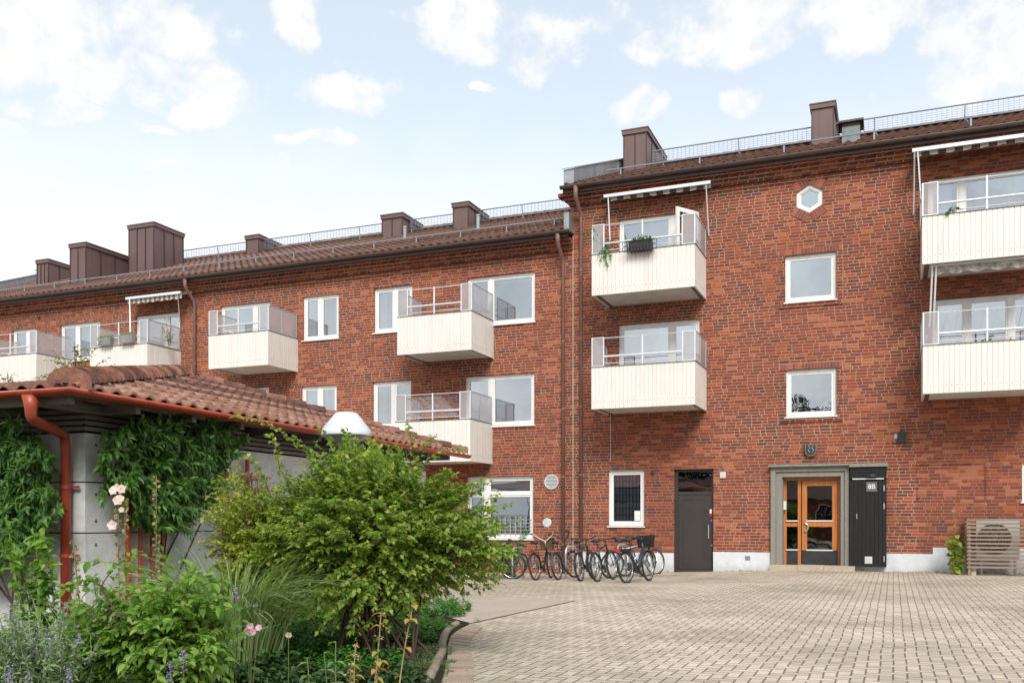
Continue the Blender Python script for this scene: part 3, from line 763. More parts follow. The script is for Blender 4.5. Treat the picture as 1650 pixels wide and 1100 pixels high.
# radiating bricks: top two and bottom two sides
rb_ = MB(); mbk = MB()
for (i0, i1) in ((0, 1), (5, 0), (2, 3), (3, 4), (1, 2), (4, 5)):
    a, b = Vector((HEXP[i0][0], 0, HEXP[i0][1])), Vector((HEXP[i1][0], 0, HEXP[i1][1])); e = b-a; n_ = Vector((e.z, 0, -e.x)).normalized()
    mid = (a+b)/2-Vector((hx, 0, hz))
    if n_.dot(mid) < 0: n_ = -n_
    side = i0 in (1, 4)
    k = 5; wd = .10 if side else .20
    if side: continue
    ctr = Vector((hx, 0, hz))
    for j in range(k):
        t0, t1 = (j+.06)/k, (j+.94)/k; p0, p1 = a+e*t0, a+e*t1
        f0 = (p0-ctr)*.10+n_*wd; f1 = (p1-ctr)*.10+n_*wd
        p0 = p0+n_*.004; p1 = p1+n_*.004
        yy = D-.016
        q = [p0, p1, p1+f1, p0+f0]
        for v in q: v.y = yy
        if j == 0:
            o0, o1 = a-ctr, b-ctr; mbk.poly([(v.x, D-.012, v.z) for v in (a, b, b+o1*.10+n_*wd*.97, a+o0*.10+n_*wd*.97)])
        base = len(rb_.v); rb_.v += [tuple(v) for v in q]+[(v.x, D+.01, v.z) for v in q]
        rb_.f += [(base, base+3, base+2, base+1), (base, base+1, base+5, base+4), (base+1, base+2, base+6, base+5), (base+2, base+3, base+7, base+6), (base+3, base, base+4, base+7)]
rb_.build('radiating_bricks', SB, ho); mbk.build('surround_mortar', M['mortar'], ho)

# plinth with the raised step on the right
zp = P(1430, 891.3, D).z; zp2 = P(1503, 881.5, D).z
pl = MB(); y = D-.03
xa = OR['dark_door'][0]; xb = OR['dark_door'][1]; xc = P(1242.5, 900, D).x; xd = P(1428.5, 900, D).x; xe = P(1503, 900, D).x
zq = P(1065, 890.5, D).z
pl.box(XJ+.12, xa, y, D+.01, -.5, zq); pl.box(xb, xc, y, D+.01, -.5, (zp+zq)/2+.02); pl.box(P(1369, 900, D).x, xe, y, D+.01, -.5, zp); pl.box(xe, XR, y, D+.01, -.5, zp2)
po = pl.build('painted_plinth', M['splash'], RB); po['label'] = 'white painted plinth along the foot of the wall'
vx = P(1201, 898, D).x; v = MB().box(vx, vx+.13, y-.014, y-.001, P(1201, 901.5, D).z, P(1201, 895, D).z); 
for i in range(3): v.box(vx+.01, vx+.12, y-.024, y-.015, P(1201, 901.5, D).z+.02+i*.03, P(1201, 901.5, D).z+.03+i*.03)
v.build('plinth_vent', M['zinc'], RB)

# dark service door with transom
x0, x1, z0, z1 = OR['dark_door']; z0 = -.09
fr = MB(); fr.box(x0, x0+.09, D+.10, D+.2, z0, z1); fr.box(x1-.06, x1, D+.10, D+.2, z0, z1); fr.box(x0+.09, x1-.06, D+.10, D+.2, z1-.07, z1)
ztr = P(1149, 794, D).z; fr.box(x0+.09, x1-.06, D+.10, D+.2, ztr-.04, ztr+.05); fr.box(x0, x1, D+.02, D+.25, z0-.02, z0+.035)
fo = fr.build('service_door', M['darkdoor'], RB); fo['label'] = 'plain charcoal service door with a dark transom pane'
dl = MB(); a, b, c, d = x0+.095, x1-.065, z0+.04, ztr-.045
dl.box(a, b, D+.125, D+.17, c, d)
ip = .13
dl.box(a, a+ip, D+.112, D+.125, c, d); dl.box(b-ip-.06, b, D+.112, D+.125, c, d); dl.box(a+ip, b-ip-.06, D+.112, D+.125, d-.12, d); dl.box(a+ip, b-ip-.06, D+.112, D+.125, c, c+.13)
dl.build('door_leaf', M['darkdoor'], fo)
MB().quad((x0+.09, D+.15, ztr+.05), (x1-.06, D+.15, ztr+.05), (x1-.06, D+.15, z1-.07), (x0+.09, D+.15, z1-.07)).build('transom_pane', M['glassdark'], fo)
hb = MB(); hz_ = P(1141, 860, D).z; hxx = P(1141, 860, D).x
hb.tube([(hxx, D+.05, hz_-.12), (hxx, D+.05, hz_+.24)], .013, 8); hb.box(hxx-.01, hxx+.01, D+.05, D+.115, hz_-.10, hz_-.07); hb.box(hxx-.01, hxx+.01, D+.05, D+.115, hz_+.19, hz_+.22); hb.build('pull_handle', M['steel'], fo)
lk = MB()
for yy in (838, 878): q = P(1145.5, yy, D); lk.lathe([(0, 0), (.025, 0), (.025, .02), (0, .02)], (q.x, D+.09, q.z), 10, 'y')
lk.build('lock_cylinder', M['chrome'], fo)
q = P(1145.5, 826, D); MB().box(q.x-.05, q.x+.05, D+.104, D+.111, q.z-.01, q.z+.10).build('door_sticker', M['white'], fo); MB().box(q.x-.05, q.x+.05, D+.104, D+.111, q.z-.085, q.z-.012).build('red_door_sticker', M['redlens'], fo)

# entrance: stone surround, steps, oak door
x0, x1, z0, z1 = OR['entrance']; zf = z0
xo0 = P(1242.5, 800, D).x; xo1 = P(1368.5, 800, D).x; zo = P(1242, 753.5, D).z
zs = P(1378, 912, D-.35).z
s = MB(); yo = D-.10
s.box(xo0, x0, yo+.05, D+.02, zs, zo); s.box(x1, xo1, yo+.05, D+.02, zs, zo); s.box(x0, x1, yo+.05, D+.02, z1, zo)
s.box(xo0-.0, xo0+.12, yo, yo+.05, zs, zo); s.box(xo1-.10, xo1, yo, yo+.05, zs, zo); s.box(xo0+.12, xo1-.10, yo, yo+.05, zo-.11, zo)
s.box(x0-.002, x0+.02, D+.02, D+.36, zs, z1); s.box(x1-.02, x1+.002, D+.02, D+.36, zs, z1); s.box(x0+.02, x1-.02, D+.02, D+.36, z1-.02, z1)
en = s.build('entrance_surround', M['granite'], RB); en['label'] = 'grey stone surround of the entrance with its copper cornice'
s = MB(); s.box(xo0-.04, xo1-.003, D-.17, D+.0, zo+.001, zo+.04); s.tube([(xo0-.05, D-.17, zo+.03), (xo1-.003, D-.17, zo+.03)], .035, 8); s.build('cornice_flashing', M['lead'], en)
yD = D+.20
dr = MB(); zt_ = z1-.02
pxm = lambda px: P(px, 850, yD).x
ml, mr_ = pxm(1286.5), pxm(1292.5)
dx0, dx1 = x0+.02, x1-.02
zk = P(1300, 886, yD).z; zm0, zm1 = P(1300, 848, yD).z, P(1300, 839, yD).z
dr.box(dx0, dx0+.07, yD, yD+.09, zs, zt_); dr.box(dx1-.07, dx1, yD, yD+.09, zs, zt_); dr.box(dx0+.07, dx1-.07, yD, yD+.09, zt_-.07, zt_); dr.box(ml-.015, ml+.065, yD-.01, yD+.09, zs, zt_-.07)
dr.box(dx0+.07, ml-.015, yD+.01, yD+.07, zm0, zm1)
ed = dr.build('entrance_door', M['oak'], RB); ed['label'] = 'varnished oak glazed entrance door with black kick plates'
lf = MB(); la, lb = ml+.09, dx1-.075; lt = zt_-.08; st_ = .125
lf.box(la, la+st_, yD-.02, yD+.04, zk, lt); lf.box(lb-st_, lb, yD-.02, yD+.04, zk, lt); lf.box(la+st_, lb-st_, yD-.02, yD+.04, lt-.13, lt); lf.box(la+st_, lb-st_, yD-.02, yD+.04, zm0, zm1)
lf.build('door_leaf', M['oak'], ed)
gp_ = MB()
for a, b in ((la+st_, lb-st_), (dx0+.07, ml-.015)): gp_.quad((a, yD+.03, zk), (b, yD+.03, zk), (b, yD+.03, lt), (a, yD+.03, lt))
gp_.build('door_glass', M['glassdark'], ed)
kp = MB(); kp.box(la, lb, yD-.024, yD+.035, zs+.02, zk-.012); kp.box(dx0+.07, ml-.015, yD-.004, yD+.035, zs+.02, zk-.012); kp.build('kick_plate', M['black'], ed)
tr_ = MB()
for a, b, zz in ((la+st_-.02, lb-st_+.02, zk), (la+st_-.02, lb-st_+.02, zm1), (dx0+.06, ml-.015, zk), (dx0+.06, ml-.015, zm1)): tr_.box(a, b, yD-.035, yD-.005, zz-.010, zz+.022)
tr_.build('metal_drip_strip', M['alu'], ed)
hd = MB(); q = P(1297.5, 849, yD); hd.tube([(q.x+.075*math.sin(t)+.0, yD-.07, q.z+.105*math.cos(t)) for t in [PI*i/10 for i in range(11)]], .013, 8)
hd.box(q.x-.012, q.x+.012, yD-.07, yD-.02, q.z+.09, q.z+.115); hd.box(q.x-.012, q.x+.012, yD-.07, yD-.02, q.z-.115, q.z-.09); hd.build('ring_handle', M['chrome'], ed)
q = P(1264, 812, D+.1); MB().box(q.x-.02, q.x+.05, D+.05, D+.12, q.z-.14, q.z+.08).build('door_opener_box', M['alu'], en)
st = MB(); ys = D-.36; a0, a1, a2, a3 = P(1240, 920, ys).x, P(1285, 920, ys).x, P(1327, 920, ys).x, P(1377.5, 920, ys).x
st.box(a0, a1-.006, ys, D+.55, zs-.24, zs); st.box(a2+.006, a3, ys, D+.55, zs-.24, zs); st.box(a1, a2, ys+.004, D+.55, zs-.24, zs+.003)
so = st.build('entrance_steps', M['stone'], RB); so['label'] = 'worn beige stone step in front of the entrance'
MB().box(a0-.3, a3-.03, ys-.13, ys-.002, -.1, P(1378, 922, ys-.13).z).build('step_slab', M['stone'], so)
# boarded cupboard door beside the entrance
bx0, bx1 = P(1369.5, 850, D-.2).x, P(1428.5, 850, D-.2).x; bz0, bz1 = P(1428, 913, D-.2).z, P(1428, 751, D-.2).z
bd = MB(); nb = 9
for i in range(nb):
    a = bx0+(bx1-bx0)*i/nb; b = bx0+(bx1-bx0)*(i+1)/nb; bd.box(a+.004, b-.004, D-.205-(i % 2)*.004, D-.17, bz0, P(1400, 773, D-.2).z)
zz = P(1400, 771, D-.2).z
for i in range(4): a = zz+(bz1-zz)*i/4; bd.box(bx0+.004, bx1-.004, D-.205, D-.17, a+.004, a+(bz1-zz)/4-.003)
bd.box(bx0, bx1, D-.17, D-.035, bz0+.01, bz1-.003)
bo = bd.build('board_cupboard', M['blackboard'], RB); bo['label'] = 'black stained board cupboard with lamp and number plate'
MB().box(bx0-.02, bx1+.03, D-.25, D-.034, bz1+.0, bz1+.085).build('cupboard_cap', M['granite'], bo)
MB().box(bx0+.06, bx1-.06, D-.235, D-.206, zz-.015, zz+.012).build('drip_rail', M['alu'], bo)
q = P(1404.5, 783.5, D-.2); MB().box(q.x-.125, q.x+.125, D-.225, D-.21, q.z-.125, q.z+.115).build('number_plate', plain('grey_number_plate', (.12, .12, .125), .4), bo)
def text(s_, name, m, parent, loc, size, rot=(PI/2, 0, 0)):
    c = bpy.data.curves.new(name, 'FONT'); c.body = s_; c.size = size; c.extrude = .004; c.align_x = 'CENTER'; c.align_y = 'CENTER'; c.resolution_u = 3
    c.offset = .001
    tmp = bpy.data.objects.new('tmp', c); col.objects.link(tmp); bpy.context.view_layer.update()
    me = bpy.data.meshes.new_from_object(tmp.evaluated_get(bpy.context.evaluated_depsgraph_get())); bpy.data.objects.remove(tmp)
    me.materials.clear(); me.materials.append(m)
    o = bpy.data.objects.new(name, me); col.objects.link(o); o.parent = parent; o.location = loc; o.rotation_euler = rot; return o
text('8B', 'number_lettering', M['white'], bo, (q.x, D-.229, q.z-.005), .165)
q = P(1404.5, 765.5, D-.2); l_ = MB(); l_.v += [(q.x+r*math.cos(PI*i/12), D-.206-.13*(1-(r/.135)**2)**.5, q.z-.03+r*.62*math.sin(PI*i/12)) for r in (.135, .12, .09, .05, .001) for i in range(13)]; l_.f += [(a*13+i, a*13+i+1, a*13+i+14, a*13+i+13) for a in range(4) for i in range(12)]; l_.box(q.x-.12, q.x+.12, D-.30, D-.206, q.z-.045, q.z-.031); l_.build('wall_lamp', M['black'], bo)
q = P(1380.5, 831, D-.2); MB().box(q.x-.015, q.x+.015, D-.235, D-.207, q.z-.07, q.z+.06).build('latch', M['chrome'], bo)
q = P(1399.5, 902, D-.2); v = MB().box(q.x-.085, q.x+.085, D-.225, D-.207, q.z-.085, q.z+.09)
for i in range(5): v.box(q.x-.07, q.x+.07, D-.235, D-.226, q.z-.07+i*.032, q.z-.055+i*.032)
v.build('vent_grille', M['alu'], bo)
hi = MB()
for yy in (786, 815, 900): q = P(1424.5, yy, D-.2); hi.box(q.x-.012, q.x+.012, D-.22, D-.206, q.z-.07, q.z+.07)
hi.build('hinges', M['steel'], bo)
# crest above the entrance: a plain heraldic shield
q = P(1307, 724, D); sh = MB(); pts = [(-.14, .16), (-.05, .13), (.05, .13), (.14, .16), (.155, 0), (.13, -.11), (.06, -.17), (-.06, -.17), (-.13, -.11), (-.155, 0)]
def slab(mb, pts, y0, y1, sc=1.0):
    n = len(pts); b0 = len(mb.v)
    mb.v += [(q.x+a*sc, y0, q.z+b*sc) for a, b in pts]+[(q.x+a*sc, y1, q.z+b*sc) for a, b in pts]
    mb.f.append(tuple(range(b0, b0+n)))
    for i in range(n): j = (i+1) % n; mb.f.append((b0+i, b0+n+i, b0+n+j, b0+j))
slab(sh, pts, D-.09, D-.001); cr = sh.build('wall_crest', M['gold'], RB); cr['label'] = 'small weathered shield above the entrance'
sh = MB(); slab(sh, pts, D-.105, D-.091, .74); sh.build('shield_field', M['blue'], cr)
sh = MB()
for sx in (-1, 1):
    sh.tube([(q.x+sx*.03, D-.115, q.z-.08), (q.x+sx*.07, D-.12, q.z-.02), (q.x+sx*.02, D-.12, q.z+.03), (q.x+sx*.06, D-.115, q.z+.085)], .012, 5)
sh.build('crest_relief', M['zinc'], cr)
# small wall fittings
q = P(1453, 704, D); MB().box(q.x-.10, q.x+.10, D-.08, D-.001, q.z-.14, q.z+.13).build('dark_wall_vent', M['black'], RB)
q = P(1443.5, 703, D); MB().box(q.x-.03, q.x+.045, D-.012, D-.001, q.z-.05, q.z+.06).build('mortar_patch', M['plinth'], RB)
q = P(1165, 765, D); ib = MB().box(q.x-.075, q.x+.075, D-.045, D-.001, q.z-.08, q.z+.08); ib.box(q.x-.045, q.x+.045, D-.05, D-.046, q.z-.05, q.z+.05); ib.build('wall_sensor_box', M['slab'], RB)
q = P(1051, 763, D); MB().lathe([(0, -.012), (.05, -.012), (.055, 0)], (q.x, D-.002, q.z), 12, 'y').build('wall_hole_disc', M['black'], RB)  # black disc paints the darkness of a hole in the brickwork
# filled-in window niche to the right of the cupboard
a, b, c, d = rect(1480, 1587.5, 1480, 749, 803); nb_ = MB(); nb_.box(a, b, D-.001-.022, D, d, d+.05); nb_.box(a-.03, a, D-.024, D, c-.02, d+.05); nb_.box(b, b+.03, D-.024, D, c-.02, d+.05)
nb_.build('blocked_window_surround', M['corbel'], RB)
# thin cable beside the left corner and clips
cx = P(984, 700, D).x; MB().tube([(cx, D-.012, OR['ground'][3]+.25), (cx, D-.012, BAL_R[1][1][2]+.1)], .006, 5).build('wall_cable', M['white'], RB)
jb = MB().box(XJ-.015, XJ+.012, D-.012, D+.002, -.2, ZW_L+.2); jb.build('expansion_joint', M['stone'], RB)
# balconies, right block
blab = {'upper': 'cream balcony above another, window box and climbing plants on its rail', 'lower': 'cream balcony of bare rail directly below the planted one',
        'upper_right': 'cream balcony at the right edge under a striped awning', 'lower_right': 'cream balcony at the right edge below the topmost one'}
for n, b in BAL_R: balcony(RB, b, blab[n])
# awnings
def awning(parent, pl, pr, yl, yr, Yb, arml, armr, label, mat='stripe', drop=.11):
    a = P(pl, yl, Yb); b = P(pr, yr, Yb); z = (a.z+b.z)/2
    mb = MB(); mb.box(a.x, b.x, Yb-.03, Yb+.04, z-.03, z+.05)
    o = mb.build('awning', M['alu'], parent); o['label'] = label
    f = MB(); n = int((b.x-a.x)/.09)
    rd = [drop*(.75+.25*abs(math.sin(i*.9))) for i in range(n+1)]
    for i in range(n):
        x0 = a.x+(b.x-a.x)*i/n; x1 = a.x+(b.x-a.x)*(i+1)/n; f.quad((x0, Yb+.045, z-.02), (x1, Yb+.045, z-.02), (x1, Yb+.055, z-.02-rd[i+1]), (x0, Yb+.055, z-.02-rd[i]))
    f.quad((a.x+.02, Yb+.04, z+.02), (b.x-.02, Yb+.04, z+.02), (b.x-.02, D-.06, z+.16), (a.x+.02, D-.06, z+.16))
    f.build('awning_cloth', M[mat], o)
    r = MB(); r.tube([(a.x, D-.07, z+.13), (b.x, D-.07, z+.13)], .05, 10)
    for top, foot in arml+armr:
        r.tube([top(z, a, b), foot], .017, 6)
    r.build('awning_arms', M['alu'], o)
    return o
awning(RB, 973, 1145, 317, 294.5, D-.5, [(lambda z, a, b: (a.x+.12, D-.5, z-.03), P(983, 388, D-.9))], [(lambda z, a, b: (b.x-.12, D-.5, z-.03), P(1142, 380, D-.04))], 'striped awning rolled up above the planted balcony')
awning(RB, 1470, 1720, 247, 206, D-.75, [(lambda z, a, b: (a.x+.05, D-.75, z-.03), P(1472, 346, D-.04))], [(lambda z, a, b: (a.x+.12, D-.75, z-.03), P(1484, 322, D-1.0))], 'striped awning over the top right balcony')
# mildewed awning tucked under the top right balcony
b = BAL_R[2][1]; mb = MB(); n = 26; z = b[2]+.02
for i in range(n):
    xa = b[0]+.20+(b[1]-b[0]-.4)*i/n; xb2 = b[0]+.20+(b[1]-b[0]-.4)*(i+1)/n
    da, db = [.22+.03*math.sin(k*1.3) for k in (i, i+1)]
    mb.quad((xa, YF+.2, z), (xb2, YF+.2, z), (xb2, YF+.22, z-db), (xa, YF+.22, z-da))
oa = mb.build('rolled_awning', M['canvas'], RB); oa['label'] = 'mildewed awning folded under the top right balcony'
mb = MB(); mb.box(b[0]+.18, b[1]-.2, YF+.14, YF+.19, z-.06, z)
for dx in (.22, .30): mb.tube([(b[0]+dx, YF+.16, z-.05), (b[0]+dx-.05, YF+.5, BAL_R[3][1][3]+.5)], .022, 6)
mb.build('awning_arms', M['alu'], oa)

# ---------------------------------------------------------------- the long left-hand wing
LB = empty('apartment_building', (0, D, 0), 0, 'long lower brick apartment wing on the left with many chimneys', 'building', 'brick apartment blocks round the yard')
holesL = [tuple(r) for r in OL.values()]
wm = wall_mesh(XLE, XJ, -.6, ZW_L, DL, holesL)
wm.quad((XLE, DL, -.6), (XLE, DL, ZW_L), (XLE, D+13, ZW_L), (XLE, D+13, -.6)); wm.quad((XLE, D+13, -.6), (XLE, D+13, ZW_L), (XJ, D+13, ZW_L), (XJ, D+13, -.6))
wm.poly([(XLE, DL, ZW_L), (XLE, D+6.5, RIDGE_L-.05), (XLE, D+13, ZW_L)])
wm.build('brick_wall', M['brick'], LB)
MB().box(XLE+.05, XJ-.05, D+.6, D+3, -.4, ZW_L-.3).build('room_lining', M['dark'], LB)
cornice(LB, XLE, XJ, DL, ZW_L)
roofL = make_roof(LB, 'L', XLE, XJ-.01)
g = MB(); halfpipe(g, gp, (XLE, D-.44, EAVE_L), (XJ+.08, D-.44, EAVE_L)); g.build('roof_gutter', M['gutter'], LB, True)
MB().box(XLE, XJ-.02, D-.43, D-.36, EAVE_L-.16, EAVE_L+.04).build('fascia', M['gutter'], LB)
fl = MB(); fl.box(XJ-.12, XJ+.03, D-.46, D-.02, EAVE_L+.02, EAVE_L+.5); fl.build('end_flashing', M['zinc'], LB)
downpipe(LB, 907.5, 370, DL, EAVE_L, gz(-9, 24)+.05); downpipe(LB, 313, 455, DL, EAVE_L, 0)
roof_walk(roofL, 'L', P(208, 437, D+5.6).x, XJ-.1, D+5.6, .30, 2.2); roof_walk(roofL, 'L', P(60, 455, D+5.8).x, P(112, 455, D+5.8).x, D+5.8)
snow_guard(roofL, 'L', XLE, XJ-.3, D+.55, 1.5)
chimney(roofL, 'L', 60, 78, 113, 417, D+3.6, 3, 2, 'leftmost small brown chimney beside the zinc parapet')
chimney(roofL, 'L', 113.5, 138.5, 206, 390, D+1.6, 2, 3, 'wide brown chimney nearest the eaves, second from the left')
chimney(roofL, 'L', 208, 248, 295, 357.5, D+3.2, 3, 3, 'tallest brown chimney of the left wing')
chimney(roofL, 'L', 397, 417, 455, 377.5, D+5.2, 1, 3, 'small brown chimney right of the tallest one')
chimney(roofL, 'L', 616, 648, 679, 342.5, D+5.0, 2, 3, 'small brown chimney left of the last one')
chimney(roofL, 'L', 730.5, 754.5, 785, 324.5, D+4.6, 1, 3, 'brown chimney nearest the taller block')
for px, yt in ((652.5, 365), (770.5, 346)):
    Y = D+3.2; q = P(px, yt, Y); v = MB(); v.lathe([(0, q.z), (.075, q.z), (.075, q.z-.05), (.062, q.z-.06), (.062, roof_pt('L', Y)-.1)][::-1], (q.x, Y, 0), 12); v.build('roof_vent_pipe', M['zinc'], roofL)
xpar = P(75, 455, D+6.3).x
parapet(roofL, 'L', xpar-.25, xpar, D-.2, D+6.3, .35)
wl = {'l1': ((.34,), 'blind', .10, 'wide two-part window behind the topmost balcony of the wing'), 'l2': ((.53,), 'side', 1, 'upper window beside the middle balconies'), 'l3': ((.46,), 'side', 1, 'two-pane window reflecting a railing'),
      'l4': ((.68,), 'side', .5, None), 'l5': ((.68,), 'side', .5, None), 'l6': ((.40,), 'curtain', 1, None), 'l7': ((.6,), 'blind', .5, None), 'l8': ((.375,), 'blind', 1, 'wide window with closed blinds'),
      'l9': ((.53,), 'side', 1, 'lower window beside the middle balconies'), 'l10': ((.5,), 'side', 1, None), 'l11': ((.62,), None, 1, None)}
for k, (sp, bl, bf, lab) in wl.items(): window(LB, OL[k], DL, sp, blind=bl, blind_frac=bf, label=lab)
a, b, c, d = OL['l12']
w = window(LB, OL['l12'], DL, (.30,), glass='glasslow', blind='roller', blind_frac=.62, transom=(.72, (0, 1)), bars=(12, 6, c+.05, c+(d-c)*.36, DL+.05), label='ground floor window with grey blinds and a low grille')
# open casement in the half-hidden window
a, b, c, d = OL['l11']; cs = MB(); ca = a+(b-a)*.45
dn = Vector((-.25, -.42, 0)).normalized(); o_ = Vector((ca, DL+.05, c)); Lc = .5
for s_ in (0, Lc-.06): cs.obox(o_+dn*s_, dn*.06, (.04, -.02, 0), (0, 0, d-c-.08))
cs.obox(o_+dn*.06+Vector((0, 0, d-c-.14)), dn*(Lc-.12), (.038, -.019, 0), (0, 0, .06)); co = cs.build('open_casement', M['white'], LB)
gg = MB(); p = o_+Vector((.02, -.01, 0)); gg.quad(p+dn*.05, p+dn*(Lc-.05), p+dn*(Lc-.05)+Vector((0, 0, d-c-.1)), p+dn*.05+Vector((0, 0, d-c-.1))); gg.build('pane', M['glass'], co)
bll = {'a3': 'upper of the two balconies nearest the taller block', 'a2': 'lower of the two balconies nearest the taller block', 'b3': 'balcony right of the long downpipe', 'c3': 'balcony with two grey flower boxes', 'd3': 'leftmost balcony, cut by the edge of the photo'}
for n, b in BAL_L:
    if n in bll: balcony(LB, b, bll[n], DL, mesh_rail=(n == 'a2'))
awning(LB, 203, 291, 483.5, 469.5, D-.6, [(lambda z, a, b: (a.x+.16, D-.6, z-.03), P(210, 545, D-.9))], [(lambda z, a, b: (b.x-.12, D-.6, z-.03), P(290, 520, D-.04))], 'short striped awning above the balcony with flower boxes', 'stripe2', .17)
q = P(889, 776, DL); rv = MB(); rv.lathe([(.21, 0), (.21, -.03), (.185, -.03), (.185, 0)], (q.x, DL-.003, q.z), 28, 'y'); ro = rv.build('round_vent', M['alu'], LB)
rv = MB()
for i in range(-4, 5):
    zz = i*.04; hw = math.sqrt(.185**2-zz*zz); rv.obox((q.x-hw, DL-.024, q.z+zz-.012), (2*hw, 0, 0), (0, .018, .014), (0, 0, .012))
rv.build('vent_louvres', M['alu'], ro); rv = MB().lathe([(0, 0), (.185, 0)], (q.x, DL-.004, q.z), 28, 'y'); rv.build('vent_backing', M['black'], ro)
q = P(881.5, 841.5, DL); rs = MB().lathe([(0, -.012), (.125, -.012), (.13, 0)], (q.x, DL-.002, q.z), 24, 'y'); rso = rs.build('round_sign', M['plinth'], LB)
rs = MB(); rs.tube([(q.x-.05, DL-.017, q.z+.02), (q.x+.05, DL-.017, q.z-.02)], .006, 5); rs.tube([(q.x-.05, DL-.018, q.z-.025), (q.x+.04, DL-.018, q.z+.035)], .006, 5); rs.tube([(q.x-.09*math.cos(t), DL-.017, q.z+.09*math.sin(t)) for t in [2*PI*i/20 for i in range(21)]], .004, 5); rs.build('sign_print', M['steel'], rso)
for px, yy in ((63, 512), (190, 490)):
    q = P(px, yy, DL); MB().box(q.x-.05, q.x+.05, DL-.03, DL-.001, q.z-.06, q.z+.06).build('wall_vent', M['black'], LB)
reroot(RB); reroot(LB)
# ================================================================ GROUND
def grid(xs, ys, zf, name, m, kind='structure'):
    mb = MB()
    for y in ys:
        for x in xs: mb.v.append((x, y, zf(x, y)))
    n = len(xs)
    for j in range(len(ys)-1):
        for i in range(n-1): a = j*n+i; mb.f.append((a, a+1, a+1+n, a+n))
    return tag(mb.build(name, m, None, True), kind=kind)
lin = lambda a, b, n: [a+(b-a)*i/n for i in range(n+1)]
grid([-400, -80, -45]+lin(-30, 10, 60)+[25, 80, 400], [-400, -60, -15]+lin(-6, 30, 60)+[60, 150, 400], gz, 'paved_yard', M['paver'])
# smooth concrete slab
def sheet(pts, name, m, dz, z0=gz):
    mb = MB(); mb.poly([(p.x, p.y, z0(p.x, p.y)+dz) for p in pts]); return tag(mb.build(name, m), kind='structure')
slabm = plain('smooth_concrete_slab', (.40, .335, .275), .85, var=.10, scale=1.5, bump=.2)
sp = [G(640, 953), G(760, 958), G(926, 968), G(757, 1004.5), G(640, 1020)]
sheet(sp, 'concrete_ramp', slabm, .006)
mb = MB()
for a, b in ((sp[1], sp[2]), (sp[2], sp[3])):
    d = (b-a).normalized(); n = Vector((-d.y, d.x, 0))*.009
    mb.poly([(p.x, p.y, .011) for p in (a-n, b-n, b+n, a+n)])
tag(mb.build('slab_joint', M['timber']), kind='structure')
# curved edging band of pavers, and the timber edge of the bed
outer = [(758, 1145), (763, 1100), (762, 1062), (757, 1038), (765, 1022), (778, 1011)]
inner = [(700, 1145), (719, 1100), (727, 1062), (729, 1035), (738, 1019), (762, 1005.5)]
def spline(pts, n=8):
    P_ = [Vector(p) for p in pts]; out = []
    for i in range(len(P_)-1):
        p0 = P_[max(i-1, 0)]; p1 = P_[i]; p2 = P_[i+1]; p3 = P_[min(i+2, len(P_)-1)]
        for k in range(n):
            t = k/n; out.append(.5*((2*p1)+(p2-p0)*t+(2*p0-5*p1+4*p2-p3)*t*t+(3*p1-p0-3*p2+p3)*t**3))
    out.append(P_[-1]); return out
go_ = [G(*p) for p in outer]; gi_ = [G(*p) for p in inner]
# extend toward and past the camera
go_ = [go_[0]+(go_[0]-go_[2])*2.2, go_[0]+(go_[0]-go_[1])*1.2]+go_[0:]; gi_ = [gi_[0]+(gi_[0]-gi_[2])*2.2, gi_[0]+(gi_[0]-gi_[1])*1.2]+gi_[0:]
so_, si_ = spline(go_, 14), spline(gi_, 14)
# lay single bricks across the band
m_, t_ = newmat('edging_bricks'); g_ = t_.n('ShaderNodeNewGeometry'); t_._p = g_
cc = t_.ramp(t_.m('ADD', t_.m('MULTIPLY', g_.outputs['Random Per Island'], .6), t_.m('MULTIPLY', t_.noise(2.5, 5, .7), .6)), [(.2, (.19, .15, .10)), (.45, (.31, .245, .175)), (.65, (.37, .29, .215)), (.9, (.42, .27, .21))])
gr = t_.mr(t_.noise(90., 4, .7), .3, .7, .8, 1.15); cc = t_.mix(1.0, cc, t_.vec(gr, gr, gr), 'MULTIPLY')
finish(t_, Base_Color=cc, Roughness=.88, Normal=t_.bump(t_.noise(80., 4), .5, .006))
ln = [0]
for i in range(1, len(so_)): ln.append(ln[-1]+((so_[i]+si_[i])/2-(so_[i-1]+si_[i-1])/2).length)
def at_len(s):
    for i in range(1, len(ln)):
        if ln[i] >= s: t = (s-ln[i-1])/(ln[i]-ln[i-1]+1e-9); return so_[i-1].lerp(so_[i], t), si_[i-1].lerp(si_[i], t)
    return so_[-1], si_[-1]
mb = MB(); s = 0; random.seed(3)
while s < ln[-1]-.11:
    o0, i0 = at_len(s+.006); o1, i1 = at_len(s+.104); z = .012+random.uniform(0, .006)
    q = [i0, o0, o1, i1]; b0 = len(mb.v); mb.v += [(p.x, p.y, z) for p in q]+[(p.x, p.y, -.02) for p in q]
    mb.f += [(b0, b0+1, b0+2, b0+3)[::-1], (b0, b0+1, b0+5, b0+4), (b0+1, b0+2, b0+6, b0+5), (b0+2, b0+3, b0+7, b0+6), (b0+3, b0, b0+4, b0+7)]
    s += .11
tag(mb.build('paver_edging', m_), kind='structure')
mb = MB(); mb.poly([(p.x, p.y, .005) for p in so_]+[(p.x, p.y, .005) for p in si_[::-1]]); tag(mb.build('edging_bed', M['soil']), kind='structure')
tp = [G(660, 1160), G(699, 1100), G(713, 1068), G(721, 1052)]; tp2 = [G(719, 1046), G(722, 1030), G(729, 1017), G(742, 1008)]
